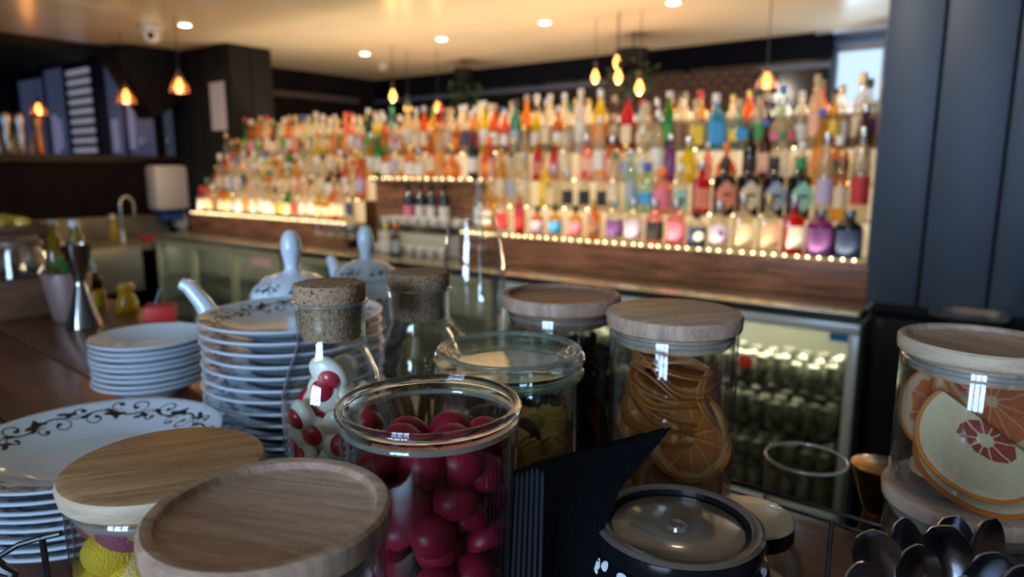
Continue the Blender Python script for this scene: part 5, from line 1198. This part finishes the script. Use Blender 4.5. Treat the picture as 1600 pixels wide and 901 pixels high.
# wooden garnish caddy with jars
M_CADDY = wood('caddy_wood', (.07, .032, .018), (.19, .09, .05), scale=6, stretch=(1, 1, 8), rough=.5)
t = empty('wooden_caddy', (-1.09, 1.47, CT), cang, label='brown wooden garnish caddy with glass jars at the left edge', cat='caddy')
for z0_, z1_ in ((.014, .036), (.048, .074)):
    B('slat', (-.14, .15, -.075, -.067, z0_, z1_), M_CADDY, t, bev=.002); B('slat', (-.14, .15, .067, .075, z0_, z1_), M_CADDY, t, bev=.002)
for x in (-.148, .150): B('end_board', (x-.006, x+.006, -.075, .075, .0, .078), M_CADDY, t, bev=.002)
B('floor_board', (-.142, .144, -.067, .067, .012, .02), M_CADDY, t)
CJ = ['round glass jar at the right end of the wooden caddy', 'round glass jar at the left end of the wooden caddy']
for i, x in enumerate((.075, -.055)):
    p = Vector((-1.09, 1.47, CT+.0205)) + Vector((cos(cang)*x, sin(cang)*x, 0)); j = empty('garnish_jar', p, 0, label=CJ[i], cat='jar')
    L('glass_body', [(0, 0), (.040, 0), (.046, .006), (.048, .10), (.043, .118), (.041, .118), (.045, .10), (.043, .008), (0, .006)], M_GLASS, j, segs=40)
    L('filling', [(0, .008), (.040, .008), (.041, .055), (0, .06)], pm('dark_filling', (.05, .02, .012), rough=.6), j, segs=24); L('lid', [(0, .119), (.046, .119), (.047, .123), (.046, .130), (0, .131)], pm('lid_brownish', (.16, .09, .06), rough=.4), j, segs=32)
# upper box of citrus behind the caddy
q_ = ray(30, 345)*1.62 + Vector((0, 0, CZ))
t = empty('citrus_crate', (q_.x-.04, q_.y, CT), cang, label='small raised wooden crate of lemons behind the glass jars, left edge', cat='crate')
hz = q_.z-CT
for x in (-.10, .10):
    for y_ in (-.05, .05): B('leg', (x-.006, x+.006, y_-.006, y_+.006, 0, hz-.03), M_CADDY, t)
B('tray_board', (-.11, .11, -.06, .06, hz-.03, hz-.022), M_CADDY, t); B('side_board', (-.11, .11, -.062, -.054, hz+.016, hz+.046), pm('crate_board', (.30, .16, .09), rough=.6), t, bev=.003); B('side_board', (-.11, .11, .054, .062, hz-.022, hz-.004), M_CADDY, t, bev=.003)
for x in (-.108, .108): B('end_board', (x-.004, x+.004, -.055, .055, hz-.022, hz-.006), M_CADDY, t, bev=.002)
lem = blob('lemon', .022, .017, .017, 2, 0, 1)
for i in range(8):
    x = -.078+(i % 4)*.050; y_ = -.028+(i//4)*.048; o = inst('lemon', lem, pm('lemon_yellow', (.62, .42, .06), rough=.4, coat=.3)); o.location = t.matrix_basis @ Vector((x, y_, hz-.004)); tag(o, 'small yellow lemon lying in the raised crate', 'lemon', 'lemons in the raised crate')
# yellow bottles, candle and red box near the counter's far edge
def at_ct(px, py): v = ray(px, py); k_ = (CT-CZ)/v.z; return v.x*k_, v.y*k_
x, y = at_ct(200, 487); M_YEL = thin('yellow_plastic', (.9, .8, .2), (.75, .60, .05), .65, rough=.1)
t = empty('yellow_squeeze_bottle', (x, y, CT), 0, label='waisted translucent yellow bottle near the far edge of the counter', cat='bottle')
L('body', [(0, 0), (.020, 0), (.022, .004), (.021, .022), (.014, .040), (.017, .050), (.016, .060), (0, .062)], M_YEL, t, segs=28); L('neck_ring', [(.0165, .050), (.0185, .052), (.0165, .055)], M_YEL, t, segs=28)
x, y = at_ct(153, 478)
t = empty('tea_light', (x, y, CT), 0, label='short pale yellow candle jar between the jigger and the yellow bottle', cat='candle')
L('wall', [(0, 0), (.017, 0), (.0185, .003), (.0185, .034), (.0165, .034), (.0165, .004), (0, .004)], M_YEL, t, segs=28); L('wax', [(0, .0045), (.016, .0045), (.016, .026), (0, .025)], pm('wax', (.7, .62, .3), rough=.5, sss=.3), t, segs=24)
x, y = at_ct(252, 500)
t = empty('red_carton', (x+.0, y, CT), .35, label='bright red paper cup box with straw near the counter edge', cat='box')
B('carton', (-.028, .028, -.022, .022, 0, .030), pm('red_card', (.65, .03, .02), rough=.5), t, bev=.002); B('inner', (-.024, .024, -.018, .018, .0301, .034), pm('red_card_dark', (.30, .015, .012), rough=.6), t)
x, y = at_ct(246, 497)
tag(T('black_straw', [(0, 0, 0), (.022, .01, .065)], .003, M_BLACKMETAL, None, (x-.0, y-.028, CT)), 'black straw leaning against the red box', 'straw')
x, y = at_ct(163, 470)
t = empty('amber_dropper_bottle', (x-.035, y+.03, CT), 0, label='small brown dropper bottle with pale top just right of the jigger', cat='bottle')
L('body', [(0, 0), (.016, 0), (.017, .003), (.017, .045), (.008, .056), (.008, .062), (0, .062)], pm('brown_glass', (.06, .02, .01), rough=.1), t, segs=24); L('dropper_top', [(0, .062), (.007, .062), (.006, .075), (.004, .092), (0, .093)], M_WHITE, t, segs=16)
x, y = at_ct(83, 440); 
for i, (dx, lb) in enumerate(((0, 'slim yellow-green bottle behind the copper cup, right one'), (-.055, 'slim yellow-green bottle behind the copper cup, left one'))):
    t = empty('slim_bottle', (-1.06+dx, 1.66, CT), 0, label=lb, cat='bottle', group='slim bottles behind the copper cup')
    L('body', [(0, 0), (.018, 0), (.019, .003), (.019, .13), (.010, .145), (.010, .16), (0, .16)], thin('olive_glass', (.75, .72, .2), (.5, .45, .05), .4), t, segs=24); L('cap', [(0, .16), (.012, .16), (.012, .175), (0, .176)], M_WHITE, t, segs=16)
